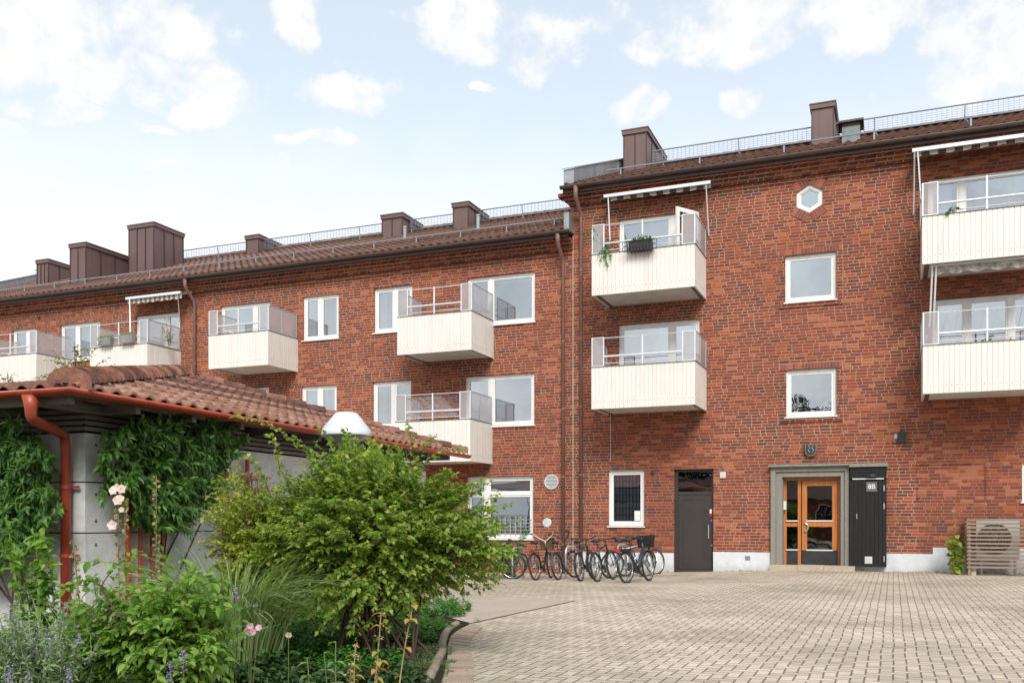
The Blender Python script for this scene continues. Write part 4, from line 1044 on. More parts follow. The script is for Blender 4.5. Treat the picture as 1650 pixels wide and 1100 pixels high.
for i, pts in enumerate((tp, tp2)):
    mb = MB(); pts = spline(pts, 6)
    mb.tube([(p.x-.05+random.uniform(-.004, .004), p.y, .022+random.uniform(-.004, .004)) for p in pts], .046, 6)
    tag(mb.build('timber_edging', M['timber'], None, True), ('near' if i == 0 else 'far')+' length of weathered timber edging the planting bed', 'edging', 'timber lengths edging the bed')
# planting bed soil
bedpts = [Vector((p.x-.04, p.y, 0)) for p in si_]+[G(700, 990), G(560, 968), G(300, 960), G(60, 965), G(-200, 975), Vector((-9, 3, 0)), Vector((-5, -1, 0))]
mb = MB(); mb.poly([(p.x, p.y, .02) for p in bedpts]); bo_ = tag(mb.build('garden_bed', M['soil']), kind='structure')

# ================================================================ GARDEN PAVILION
random.seed(11)
AZ = math.radians(2.0)
f_ = Vector((-math.sin(AZ), math.cos(AZ), 0)); l_ = Vector((-math.cos(AZ), -math.sin(AZ), 0)); UP = Vector((0, 0, 1))
A = Q(112, 627, 9.0); ZE = A.z
def solve_f(px):            # distance along the right eave seen at px
    r = (px-825)/F; zc = lambda v: -v.x*ST+v.y*CT; xc = lambda v: v.x*CT+v.y*ST
    return (r*zc(A)-xc(A))/(xc(f_)-r*zc(f_))
LB_ = solve_f(748)
Bc = A+f_*LB_; Cc = A+l_*8.0
ap = A+f_*5.7+l_*3.4
zc = -ap.x*ST+ap.y*CT; px_ap = 825+F*(ap.x*CT+ap.y*ST)/zc
# slide the apex sideways until it is seen at px 290
for _ in range(30):
    zc = -ap.x*ST+ap.y*CT; e = 290-(825+F*(ap.x*CT+ap.y*ST)/zc); ap = ap+Vector((CT, ST, 0))*(e*zc/F)
ap.z = CH+(HY-606)*zc/F
print('PAV', LB_, ap, A)
PV = empty('garden_pavilion', (A.x, A.y, 0), 0, 'concrete garden pavilion with red pantile hip roof and red gutter', 'pavilion')
# walls
Wc = A+f_*.75+l_*.55; Wc.z = 0
wt = Q(137, 697, -Wc.x*ST+Wc.y*CT).z
LF, LLft = LB_-1.3, 7.0
mb = MB()
ph = [(-.3, .02), (.02, 0), ]
rows = [(-.3, .55), (.565, 1.06), (1.075, 1.66), (1.675, wt)]
rows = [(-.3, Q(137, 858.5, -Wc.x*ST+Wc.y*CT).z-.007), (Q(137, 858.5, -Wc.x*ST+Wc.y*CT).z+.007, Q(137, 776, -Wc.x*ST+Wc.y*CT).z-.007), (Q(137, 776, -Wc.x*ST+Wc.y*CT).z+.007, wt)]
for a, b in rows:
    t = 0
    while t < LF:
        e = min(2.4, LF-t); mb.obox(Wc+f_*(t+.004)+UP*a+l_*0, f_*(e-.008), l_*.18, UP*(b-a)); t += 2.4
    t = .185
    while t < LLft:
        e = min(2.4, LLft-t); mb.obox(Wc+l_*t+UP*a, l_*(e-.008), f_*.18, UP*(b-a)); t += 2.4
wo = mb.build('concrete_wall', M['concrete'], PV)
th = MB()
for a, b in rows:
    for zz in (a+.12, b-.12):
        for t in (.15, 1.2, 2.25, 2.55, 3.6): 
            c = Wc+f_*t+UP*zz; th.obox(c-l_*(.003)-f_*.012-UP*.012, f_*.024, -l_*.001, UP*.024)
th.build('tie_holes', M['black'], wo)
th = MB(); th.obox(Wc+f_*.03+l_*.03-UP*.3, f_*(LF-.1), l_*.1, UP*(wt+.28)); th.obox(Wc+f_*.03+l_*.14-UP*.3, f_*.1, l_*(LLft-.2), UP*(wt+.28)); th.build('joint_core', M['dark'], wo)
# slatted boards between wall and eaves
sb = MB(); zb = wt+.0; hgt = ZE-.05-wt
mslat = wood_mat('grey_brown_slats', (.11, .098, .085), (.22, .20, .175), (2, 2, 20), .85)
for i in range(4):
    z = zb+.02+i*hgt/4.2; o = -.05+i*.045
    sb.obox(Wc+f_*o+l_*o+UP*z, f_*(LF-2*o), l_*.03, UP*(hgt/4.2*.62)); sb.obox(Wc+l_*(o+.03)+f_*o+UP*z, l_*(LLft-o), f_*.03, UP*(hgt/4.2*.62))
so2 = sb.build('eaves_slats', mslat, PV)
sb = MB(); 
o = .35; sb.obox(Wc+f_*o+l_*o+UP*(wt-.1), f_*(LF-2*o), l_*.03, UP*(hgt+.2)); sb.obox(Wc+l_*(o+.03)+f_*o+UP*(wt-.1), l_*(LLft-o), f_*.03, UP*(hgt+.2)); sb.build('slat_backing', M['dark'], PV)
for t in [0.05+.9*i for i in range(int(LB_/.9)+1)]:   # rafter ends
    rf = MB(); rf.obox(A+f_*t+l_*.06-UP*.13, f_*.07, l_*.9, UP*.10); rf.build('rafter_end', mslat, PV)
for t in [.5+.9*i for i in range(8)]: rf = MB(); rf.obox(A+l_*t+f_*.06-UP*.13, l_*.07, f_*.9, UP*.10); rf.build('rafter_end', mslat, PV)
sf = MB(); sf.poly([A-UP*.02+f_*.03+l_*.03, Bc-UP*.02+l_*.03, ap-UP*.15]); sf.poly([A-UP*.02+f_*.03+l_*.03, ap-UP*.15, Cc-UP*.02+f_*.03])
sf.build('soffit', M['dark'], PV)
# roof planes, clipped to their triangles
def plane_tiles(o, c, apx, L, inward):
    ex = (c-o).normalized(); q = apx-o; upv = q-ex*q.dot(ex); W = upv.length; ey = upv.normalized(); ez = ex.cross(ey)
    if ez.z < 0: ez = -ez
    mb = MB(); tiles(mb, o+ez*.035-ey*.07, ex, ey, ez, L, W+.3, .232, .33, .03, .035, 8)
    me = bpy.data.meshes.new('t'); me.from_pydata(mb.v, [], mb.f); bm = bmesh.new(); bm.from_mesh(me); bpy.data.meshes.remove(me)
    ctr = (o+c+apx)/3
    for p0, p1 in ((o, apx), (c, apx)):
        n = (p1-p0).cross(UP).normalized()
        if n.dot(ctr-p0) > 0: n = -n
        bmesh.ops.bisect_plane(bm, geom=bm.verts[:]+bm.edges[:]+bm.faces[:], plane_co=p0, plane_no=n, clear_outer=True)
    me = bpy.data.meshes.new('pantile_roof'); bm.to_mesh(me); bm.free(); me.materials.append(M['pantile']); me.shade_smooth(); return me
me1 = plane_tiles(A, Bc, ap, LB_, None)
ro = bpy.data.objects.new('pantile_roof', me1); col.objects.link(ro); ro.parent = PV; ro['label'] = 'roof plane of weathered red pantiles facing the yard'
C2 = A+l_*(2*(ap-A).dot(l_)) if (ap-A).dot(l_)*2 > 5 else Cc
me2 = plane_tiles(A, Cc, ap, (Cc-A).length, None)
ro2 = bpy.data.objects.new('pantile_roof', me2); col.objects.link(ro2); ro2.parent = PV; ro2['label'] = 'shallow roof plane facing the camera, seen edge on'
bk = MB(); Dc = Bc+l_*8; bk.poly([Bc, Dc, ap]); bk.poly([Dc, Cc, ap]); bk.build('rear_roof', M['pantile'], PV)
def caps(p0, p1, w, hh, step, over, name, endcap=False, flare=.0):
    d = (p1-p0); L = d.length; d.normalize(); side = d.cross(UP).normalized(); nrm = side.cross(d)
    n = int(L/step); mb = MB(); K = 10
    for i in range(n):
        s0 = i*step-.02; s1 = s0+step+over; a0 = 1.0; a1 = .86; rings = []
        for s, sc, lift in ((s0, a0, .035), (s0+step*.5, .95, .025), (s1, a1, .0)):
            b0 = len(mb.v)
            for k in range(K+1):
                t = PI*k/K; mb.v.append(tuple(p0+d*s+side*(math.cos(t)*w*sc)+nrm*(math.sin(t)*hh*sc+lift-.02)))
            rings.append(b0)
        for r0, r1 in zip(rings, rings[1:]):
            for k in range(K): mb.f.append((r0+k, r0+k+1, r1+k+1, r1+k))
        b0 = len(mb.v)   # lip thickness
        for k in range(K+1):
            t = PI*k/K; mb.v.append(tuple(p0+d*s0+side*(math.cos(t)*w*.86)+nrm*(math.sin(t)*hh*.82-.0)))
        for k in range(K): mb.f.append((rings[0]+k, b0+k, b0+k+1, rings[0]+k+1))
    o = mb.build(name, M['pantile'], PV, False)
    if endcap:
        e = MB(); e.poly([tuple(p0-d*.025+side*(math.cos(PI*k/K)*w*1.02)+nrm*(math.sin(PI*k/K)*hh*1.02+.01)) for k in range(K+1)]+[tuple(p0-d*.025-side*w-nrm*.05), tuple(p0-d*.025-side*(-w)-nrm*.05)][0:2])
        e.build('ridge_end_tile', M['pantile'], o)
    return o
caps(A+UP*.05+(ap-A).normalized()*.02, ap+UP*.03, .20, .15, .215, .05, 'hip_tiles', True)
caps(Bc+UP*.05, ap+UP*.04, .13, .11, .36, .04, 'hip_tiles')
# gutter and downpipe
gb = MB(); gpr = gutter_prof(.068)
sweep(gb, gpr, [Cc-UP*.0, A, Bc+f_*.05], True)
gt_ = gb.build('red_gutter', M['redmetal'], PV, True)
jt = MB()
for t in [.9, 2.1, 3.4, 4.7, 6.0, 7.3]:
    jt.tube([A+f_*t-l_*.068+Vector((-.07*l_.x*math.cos(a), -.07*l_.y*math.cos(a), .07*math.sin(a))) for a in [PI+PI*i/8 for i in range(9)]], .006, 5)
for t in [.35, .8, 1.9, 3.0]:
    jt.tube([A+l_*t-f_*.068+Vector((-.07*f_.x*math.cos(a), -.07*f_.y*math.cos(a), .07*math.sin(a))) for a in [PI+PI*i/8 for i in range(9)]], .006, 5)
jt.build('gutter_bracket', M['redmetal'], gt_)
def on_left(px, d):         # along the left eave
    lo, hi = -3.0, 8.0
    for _ in range(50):
        m_ = (lo+hi)/2; p = A+l_*m_+f_*d; zc = -p.x*ST+p.y*CT
        if 825+F*(p.x*CT+p.y*ST)/zc > px: lo = m_
        else: hi = m_
    return m_
t0 = on_left(50, -.068); p0 = A+l_*t0-f_*.068
t1 = on_left(103.5, .64); p1 = A+l_*t1+f_*.66
zb1 = Q(100, 704, -p1.x*ST+p1.y*CT).z; 
pts = [p0-UP*.05, p0-UP*.16, p0-UP*.24]
for i in range(1, 9):
    s = i/9; pts.append(p0.lerp(p1, sm(0, 1, s)*.96+.02)*1.0); pts[-1].z = (p0.z-.26)+(zb1-(p0.z-.26))*s
pts += [Vector((p1.x, p1.y, zb1-.10)), Vector((p1.x, p1.y, .02))]
dp = MB(); dp.tube(pts, [.085, .062]+[.052]*(len(pts)-2), 16); dpo = dp.build('red_downpipe', M['redmetal'], PV, True)
bk = MB()
for z in (1.62, .9): bk.tube([(p1.x, p1.y, z-.02), (p1.x, p1.y, z+.02)], .062, 14); bk.box(p1.x-.01, p1.x+.13, p1.y+.04, p1.y+.06, z-.012, z+.012)
bk.build('pipe_bracket', M['redmetal'], dpo)
reroot(PV)
def zc_of(p): return -p.x*ST+p.y*CT
def hit(px, py, p, n):      # photo pixel ray against a plane
    d = Q(px, py, 1.0)-Vector((0, 0, CH)); o = Vector((0, 0, CH)); t = (p-o).dot(n)/d.dot(n); return o+d*t
# trellises against the pavilion
def trellis(label, pxs, ytop, rungs, off=.06):
    ps = [hit(x, ytop, Wc-l_*off, l_) for x in pxs]
    root = empty('plant_trellis', (ps[0].x, ps[0].y, 0), 0, label, 'trellis', 'red trellises on the pavilion wall')
    for p in ps: MB().obox((p.x, p.y, -.1), f_*.05, -l_*.035, UP*(p.z+.1)).build('trellis_post', M['redmetal'], root)
    for z in rungs:
        a, b = ps[0], ps[-1]; MB().obox((a.x-l_.x*.036-f_.x*.15, a.y-l_.y*.036-f_.y*.15, z), (b-a).dot(f_)*f_+f_*.35, -l_*.02, UP*.028).build('trellis_rung', M['redmetal'], root)
    reroot(root)
trellis('red metal trellis with four posts behind the hollyhocks', (203, 222, 241, 258), 700, (.45, 1.35, 1.75))
trellis('red metal trellis near the far part of the grey wall', (357, 395), 740, (1.55, 1.8))

# ================================================================ FOLIAGE TOOLS
rng = np.random.default_rng(5)
def leafmesh(name, pos, dr, nr, L, W, mat, parent=None, lift=.18, droop=.15, hi=False):
    pos = np.asarray(pos, float); dr = np.asarray(dr, float); nr = np.asarray(nr, float); N = len(pos)
    dr /= np.linalg.norm(dr, axis=1, keepdims=True)+1e-9
    sd = np.cross(dr, nr); sd /= np.linalg.norm(sd, axis=1, keepdims=True)+1e-9; nr = np.cross(sd, dr)
    L = np.broadcast_to(L, N)[:, None]; W = np.broadcast_to(W, N)[:, None]
    def p(t, s, h): return pos+dr*(L*t)+sd*(W*s)+nr*(W*h)-np.array([0, 0, 1.0])*(L*droop*t*t)
    if hi:
        V = [p(0, 0, 0), p(.22, .36, lift*.7), p(.55, .48, lift), p(.8, .25, lift*.4), p(1, 0, -.1), p(.8, -.25, lift*.4), p(.55, -.48, lift), p(.22, -.36, lift*.7), p(.3, 0, 0), p(.62, 0, 0)]
        Fa = [(0, 1, 8), (1, 2, 9, 8), (2, 3, 9), (3, 4, 9), (4, 5, 9), (5, 6, 9), (6, 7, 8, 9), (7, 0, 8)]
    else:
        V = [p(0, 0, 0), p(.42, .5, lift), p(1, 0, -.05), p(.42, -.5, lift), p(.45, 0, 0)]
        Fa = [(0, 1, 4), (1, 2, 4), (2, 3, 4), (3, 0, 4)]
    k = len(V); vs = np.stack(V, 1).reshape(-1, 3)
    me = bpy.data.meshes.new(name)
    cnt = np.array([len(f) for f in Fa]); loops = np.concatenate([np.array(f) for f in Fa])
    li = (loops[None, :]+(np.arange(N)*k)[:, None]).reshape(-1)
    starts = np.concatenate([[0], np.cumsum(cnt)[:-1]]); tot = cnt.sum()
    ls = (starts[None, :]+(np.arange(N)*tot)[:, None]).reshape(-1)
    me.vertices.add(len(vs)); me.vertices.foreach_set('co', vs.reshape(-1).astype(np.float32))
    me.loops.add(len(li)); me.loops.foreach_set('vertex_index', li.astype(np.int32))
    me.polygons.add(len(ls)); me.polygons.foreach_set('loop_start', ls.astype(np.int32))
    me.update(calc_edges=True); me.validate(); me.materials.append(mat); me.shade_smooth()
    o = bpy.data.objects.new(name, me); col.objects.link(o)
    if parent is not None: o.parent = parent
    return o
def stems(name, polys, rads, mat, parent=None, n=4):
    mb = MB()
    for p, r in zip(polys, rads): mb.tube(p, r, n, False)
    return mb.build(name, mat, parent, True)
def bez(a, b, sag, n=7, side=None):
    a, b = np.asarray(a, float), np.asarray(b, float); t = np.linspace(0, 1, n)[:, None]
    mid = (a+b)/2+np.array([0, 0, sag]); 
    if side is not None: mid = mid+side
    return (1-t)**2*a+2*t*(1-t)*mid+t*t*b
class Leaves:
    def __init__(s): s.p, s.d, s.n, s.L, s.W = [], [], [], [], []
    def add(s, p, d, n, L, W): s.p.append(p); s.d.append(d); s.n.append(n); s.L.append(L); s.W.append(W)
    def build(s, name, mat, parent=None, **k): return leafmesh(name, s.p, s.d, s.n, np.array(s.L), np.array(s.W), mat, parent, **k)
def rv(s=1.0): return rng.normal(0, s, 3)
def unit(v): return v/(np.linalg.norm(v)+1e-9)
def spray(lv, path, L, W, step, t0=.25, per=3, spread=.9, upn=.8):
    """leaves standing out on both sides of a twig."""
    path = np.asarray(path); seg = np.diff(path, axis=0); sl = np.linalg.norm(seg, axis=1); tot = sl.sum(); cum = np.concatenate([[0], np.cumsum(sl)])
    s = tot*t0; k = 0
    while s <= tot:
        i = min(len(sl)-1, np.searchsorted(cum, s)-1 if s > 0 else 0); t = (s-cum[i])/(sl[i]+1e-9); p = path[i]+seg[i]*t; ax = unit(seg[i])
        for j in range(per):
            side = unit(np.cross(ax, [0, 0, 1.0])+rv(.25))*(1 if (k+j) % 2 else -1)
            d = unit(ax*.45+side*spread+rv(.35)); sc = rng.uniform(.65, 1.15)
            lv.add(p+rv(.006), d, unit(np.array([0, 0, upn])+rv(.45)), L*sc, W*sc)
        s += step*rng.uniform(.7, 1.3); k += 1
    lv.add(path[-1], unit(seg[-1]), unit(np.array([0, 0, 1.0])+rv(.3)), L, W)
def V3(v): return np.array([v[0], v[1], v[2]], float)
CR = np.array([CT, ST, 0]); CF = np.array([-ST, CT, 0])
def shrub(root, base, ctr, rad, n_main, n_twig, L, W, mat, bark, twigL=(.35, .6), step=.04, per=3, t0=.25, low=-.9, shoots=(), hi=False, main_r=.018, mask=None, seed=1, droop=.15, shell=.35):
    global rng
    rng = np.random.default_rng(seed)
    base, ctr = V3(base), V3(ctr); rx, ry, rz_ = rad
    fr = lambda v: ctr+CR*v[0]*rx+CF*v[1]*ry+np.array([0, 0, 1.0])*v[2]*rz_
    mains = []; polys, rads = [], []
    for i in range(n_main):
        a = rng.uniform(0, 2*PI); q = rng.uniform(.1, .75); e = rng.uniform(-.15, .7)
        tgt = fr((math.cos(a)*q, math.sin(a)*q, e)); st = base+np.array([rng.normal(0, rx*.17), rng.normal(0, rx*.12), -.03])
        m_ = bez(st, tgt, rng.uniform(-.05, .12), 8, rv(.05)); m_[1:-1] += rng.normal(0, .012, (6, 3)); mains.append(m_)
        polys.append([Vector(p) for p in m_]); rads.append([main_r*(1-.75*j/7) for j in range(8)])
    lv = Leaves(); c = 0
    for i in range(n_twig*3):
        if c >= n_twig: break
        v = rng.normal(0, 1, 3); v /= np.linalg.norm(v); r = 1-shell*rng.random()**1.6
        if v[2] < low: continue
        bumpy = .88+.14*math.sin(v[0]*5.1+seed)+.10*math.sin(v[2]*7+v[1]*4+seed*2)
        tip = fr(v*r*bumpy)
        if mask is not None and not mask(tip): continue
        c += 1
        out = unit(tip-ctr)
        Lt = rng.uniform(*twigL); near = tip-out*Lt+rv(.06)-np.array([0, 0, .12])*Lt
        cand = np.vstack([mm[3:] for mm in mains]); st = cand[int(np.argmin(np.linalg.norm(cand-near+rng.normal(0, .07, cand.shape), axis=1)))]
        path = np.vstack([bez(st, near, .04, 4, rv(.04))[:-1], bez(near, tip, .06, 6, rv(.02))])
        polys.append([Vector(p) for p in path]); rads.append([.0042-.003*q/8 for q in range(9)])
        seg = bez(near, tip, .06, 6)
        spray(lv, path[3:], L, W, step, t0, per)
    for tgt, sag in shoots:
        m_ = mains[int(np.argmin([np.linalg.norm(mm[-1]-V3(tgt))+rng.uniform(0, .3) for mm in mains]))]
        path = bez(m_[-1], V3(tgt), sag, 10); polys.append([Vector(p) for p in path]); rads.append([.0042-.00035*q for q in range(10)])
        spray(lv, path, L, W, step*1.1, .25, per)
    stems('stems', polys, rads, bark, root); lv.build('foliage', mat, root, hi=hi, droop=droop)
    return lv
G_main = leaf_mat('shrub_leaves', (.095, .165, .032), (.235, .345, .065), (.48, .50, .14), .5)
G_yel = leaf_mat('yellow_green_leaves', (.15, .21, .030), (.33, .39, .06), (.52, .50, .12), .48)
G_dark = leaf_mat('wisteria_leaves', (.030, .082, .020), (.075, .175, .034), (.17, .30, .06), .38, .4)
G_front = leaf_mat('broad_green_leaves', (.075, .165, .032), (.19, .33, .06), (.36, .48, .12), .48, .4)
G_grey = leaf_mat('grey_green_leaves', (.12, .20, .08), (.22, .33, .15), (.34, .42, .24), .25, .6)
G_grass = leaf_mat('grass_blades', (.10, .17, .045), (.22, .32, .11), (.46, .52, .30), .35)
G_fern = leaf_mat('fresh_green_leaves', (.03, .12, .02), (.07, .22, .04), (.14, .32, .06), .4)
G_old = leaf_mat('yellowing_leaves', (.16, .17, .04), (.42, .33, .06), (.55, .26, .08), .35)
G_pale = leaf_mat('pale_ground_cover', (.09, .15, .05), (.17, .25, .10), (.26, .34, .17), .3)
P_pink = leaf_mat('pink_petals', (.72, .48, .52), (.82, .70, .72), None, .4)
P_mag = leaf_mat('magenta_petals', (.50, .17, .30), (.74, .45, .58), None, .35)
P_lav = leaf_mat('lavender_flowers', (.20, .15, .36), (.38, .32, .55), None, .3)
P_brown = leaf_mat('brown_seed_heads', (.12, .06, .035), (.28, .17, .09), None, .15)
P_bract = leaf_mat('dry_calyxes', (.20, .19, .07), (.42, .34, .17), (.50, .30, .14), .2)
P_red = leaf_mat('coral_flowers', (.55, .06, .04), (.7, .12, .08), None, .3)
def proot(name, base, label, cat, group=None): return empty(name, (base[0], base[1], max(0.0, 0.0)), 0, label, cat, group)

# big shrub in the middle of the bed
zb_ = 8.55
base = G(600, 838+F*CH/zb_); r_ = proot('garden_shrub', base, 'large dark-stemmed green shrub in front of the bicycles and lamp', 'shrub')
sh_ = [(Q(378, 672, 8.5), .25), (Q(432, 700, 8.3), .2), (Q(512, 688, 8.4), .15), (Q(560, 700, 8.2), .1), (Q(657, 683, 8.4), .12), (Q(700, 702, 8.4), .1), (Q(612, 708, 8.2), .1), (Q(748, 722, 8.5), .1),
       (Q(826, 812, 8.6), .1), (Q(838, 838, 8.6), .05), (Q(812, 850, 8.4), 0), (Q(770, 950, 8.4), .1), (Q(748, 965, 8.3), .1), (Q(470, 705, 8.4), .15), (Q(395, 735, 8.4), .15), (Q(450, 760, 8.2), .1)]
shrub(r_, base, Q(598, 868, zb_), (1.33, .95, .97), 36, 2300, .055, .038, G_main, M['bark'], (.3, .62), .036, 3, .15, -.8, sh_, seed=2, main_r=.015, shell=.62)
# extra lower skirt on the right
reroot(r_)
base = G(430, 838+F*CH/8.9); r_ = proot('garden_shrub', base, 'airy yellow-green shrub left of the large dark-stemmed one', 'shrub')
shrub(r_, base, Q(445, 882, 8.7), (.82, .5, .76), 16, 760, .050, .031, G_yel, M['bark'], (.25, .5), .038, 3, .1, -.8, [(Q(335, 800, 8.8), .1), (Q(322, 842, 8.7), .05), (Q(345, 775, 8.8), .15), (Q(380, 750, 8.8), .1)], seed=4, main_r=.013, shell=.6)
reroot(r_)
# front shrub with broad leaves
base = G(275, 838+F*CH/5.9); r_ = proot('broadleaf_shrub', base, 'nearest broad-leaved shrub with reddish brown branches at lower left', 'shrub')
shrub(r_, base, Q(262, 1035, 5.9), (.66, .5, .56), 15, 420, .068, .036, G_front, M['bark'], (.2, .42), .055, 3, .1, -.6, [(Q(140, 905, 5.9), .1), (Q(225, 893, 5.9), .1), (Q(262, 888, 6.0), .05), (Q(290, 893, 5.9), .05), (Q(105, 950, 5.8), .1), (Q(340, 940, 5.8), .05), (Q(150, 930, 5.7), .05)], hi=True, seed=6, main_r=.016, droop=.3, shell=.7)
reroot(r_)
# upright leafy plant by the downpipe
def stalky(label, base, top, n, L, W, mat, rad, name='leafy_plant', cat='plant', bark=None, seed=3, group=None, per=4, step=.045, hi=True, droop=.35, n_st=5):
    global rng
    rng = np.random.default_rng(seed)
    r_ = proot(name, base, label, cat, group); polys, rads = [], []; lv = Leaves(); top = V3(top); b = V3(base)
    for i in range(n_st):
        tp_ = top+CR*rng.normal(0, rad*.6)+CF*rng.normal(0, rad*.5)-np.array([0, 0, abs(rng.normal(0, .22))*(1 if i else 0)])*(top[2]); st = b+CR*rng.normal(0, rad*.3)+CF*rng.normal(0, rad*.2)
        pth = bez(st, tp_, .05, 8, rv(.03)); polys.append([Vector(p) for p in pth]); rads.append([.009-.0008*k for k in range(8)])
        spray(lv, pth, L, W, step, .12, per, 1.1)
    stems('stems', polys, rads, bark or M['stemgreen'], r_, 5); lv.build('foliage', mat, r_, hi=hi, droop=droop); reroot(r_); return r_
b_ = G(68, 838+F*CH/7.4); stalky('upright leafy bush in front of the red downpipe', b_, Q(68, 850, 7.4), 6, .10, .055, G_fern if False else G_front, .19, seed=8, n_st=9, name='leafy_bush', cat='bush')
# climbers on the pavilion
def vine(label, poly, pl, n_out, n, seed, L=.10, W=.040, out=.3, root_at=None):
    global rng
    rng = np.random.default_rng(seed); xs = [p[0] for p in poly]; ys = [p[1] for p in poly]; lv = Leaves(); nv = V3(n_out); polys, rads = [], []
    def inside(x, y):
        c = False; j = len(poly)-1
        for i in range(len(poly)):
            if (poly[i][1] > y) != (poly[j][1] > y) and x < (poly[j][0]-poly[i][0])*(y-poly[i][1])/(poly[j][1]-poly[i][1])+poly[i][0]: c = not c
            j = i
        return c
    c = 0; tang = unit(np.cross(nv, [0, 0, 1.0]))
    while c < n:
        x, y = rng.uniform(min(xs), max(xs)), rng.uniform(min(ys), max(ys))
        if not inside(x, y): continue
        dep = (out-.03)*rng.random()**.8
        h_ = hit(x, y, pl+n_out*(.03+dep), n_out); p = V3(h_); c += 1
        # pinnate leaf hanging outwards
        ax = unit(nv*rng.uniform(.3, 1)+tang*rng.normal(0, .8)+np.array([0, 0, rng.uniform(-.55, .35)])); Lr = rng.uniform(.12, .26); end = p+ax*Lr
        pth = bez(p, end, .03, 4); k = rng.integers(4, 7)
        if c % 4 == 0: polys.append([Vector(q) for q in pth]); rads.append([.0025]*4)
        sd = unit(np.cross(ax, nv+rv(.2)))
        for i in range(k):
            t = (i+1)/k; q = p+(end-p)*t
            for s_ in (-1, 1):
                lv.add(q, unit(sd*s_*.8+ax*.6+np.array([0, 0, -.12])+rv(.22)), unit(nv+np.array([0, 0, .8])+rv(.3)), L*rng.uniform(.75, 1.15), W*rng.uniform(.8, 1.15))
        lv.add(end, unit(ax+np.array([0, 0, -.3])), unit(nv+np.array([0, 0, .8])), L, W)
    rb = root_at or h_
    r_ = proot('climbing_plant', rb, label, 'climber', 'climbers on the pavilion')
    for i in range(4):
        g0 = V3(Vector((rb[0]+rng.normal(0, .1), rb[1]+rng.normal(0, .1), -.02))); q = lv.p[rng.integers(0, len(lv.p))]
        pth = bez(g0, q, .2, 8); polys.append([Vector(z) for z in pth]); rads.append([.014-.001*z for z in range(8)])
    stems('stems', polys, rads, M['bark'], r_, 5); lv.build('foliage', G_dark, r_, droop=.22); reroot(r_)
pr = [(150, 712), (185, 690), (225, 683), (262, 676), (300, 690), (325, 682), (372, 690), (385, 712), (372, 735), (352, 745), (350, 790), (328, 812), (300, 818), (285, 850), (240, 848), (205, 832), (198, 790), (172, 800), (158, 770), (176, 745)]
hr_ = hit(230, 900, Wc, l_); vine('dense dark climber on the right wall of the pavilion, over the red trellis', pr, Wc, -l_, 500, 21, root_at=(hr_.x+.1, hr_.y, 0), out=.34)
pl_ = [(-90, 690), (20, 680), (50, 690), (84, 712), (90, 760), (98, 800), (82, 850), (62, 880), (20, 905), (-90, 915)]
hl_ = hit(40, 900, Wc, f_); vine('dense dark climber left of the red downpipe, cut by the photo edge', pl_, Wc, -f_, 560, 22, root_at=(hl_.x, hl_.y-.1, 0), out=.38)
# grass clump
def grass_clump(label, bx, zc, tips, n, seed, mat=None, Lr=(.9, 1.35), w=.010, name='ornamental_grass', rad=.18):
    global rng
    rng = np.random.default_rng(seed); b = V3(G(bx, HY+F*CH/zc)); mb = MB(); r_ = proot(name, b, label, 'grass clump')
    for i in range(n):
        a = rng.uniform(0, 2*PI); d = CR*math.cos(a)*1.1+CF*math.sin(a)*.8; L = rng.uniform(*Lr); o = b+d*rng.uniform(0, rad); le = rng.uniform(.1, .75)
        p1 = o+np.array([0, 0, L*.62])+d*L*.22*le; p2 = o+d*L*(.35+.5*le)+np.array([0, 0, L*(.92-.55*le)])
        t = np.linspace(0, 1, 9)[:, None]; c = (1-t)**2*o+2*t*(1-t)*p1*1.0+t*t*p2; c[:, 2] += .10*np.sin(t[:, 0]*PI)
        sd = unit(np.cross(d, [0, 0, 1.0])+rv(.4)); base_ = len(mb.v)
        for k in range(9):
            ww = w*(1-(k/8)**2.2)*.5+.0006; mb.v.append(tuple(c[k]-sd*ww)); mb.v.append(tuple(c[k]+sd*ww))
        for k in range(8): q = base_+2*k; mb.f.append((q, q+1, q+3, q+2))
    mb.build('blades', mat or G_grass, r_); reroot(r_)
grass_clump('tall arching ornamental grass left of the big shrub', 378, 7.9, 0, 800, 31, Lr=(.75, 1.30), w=.013, rad=.36)
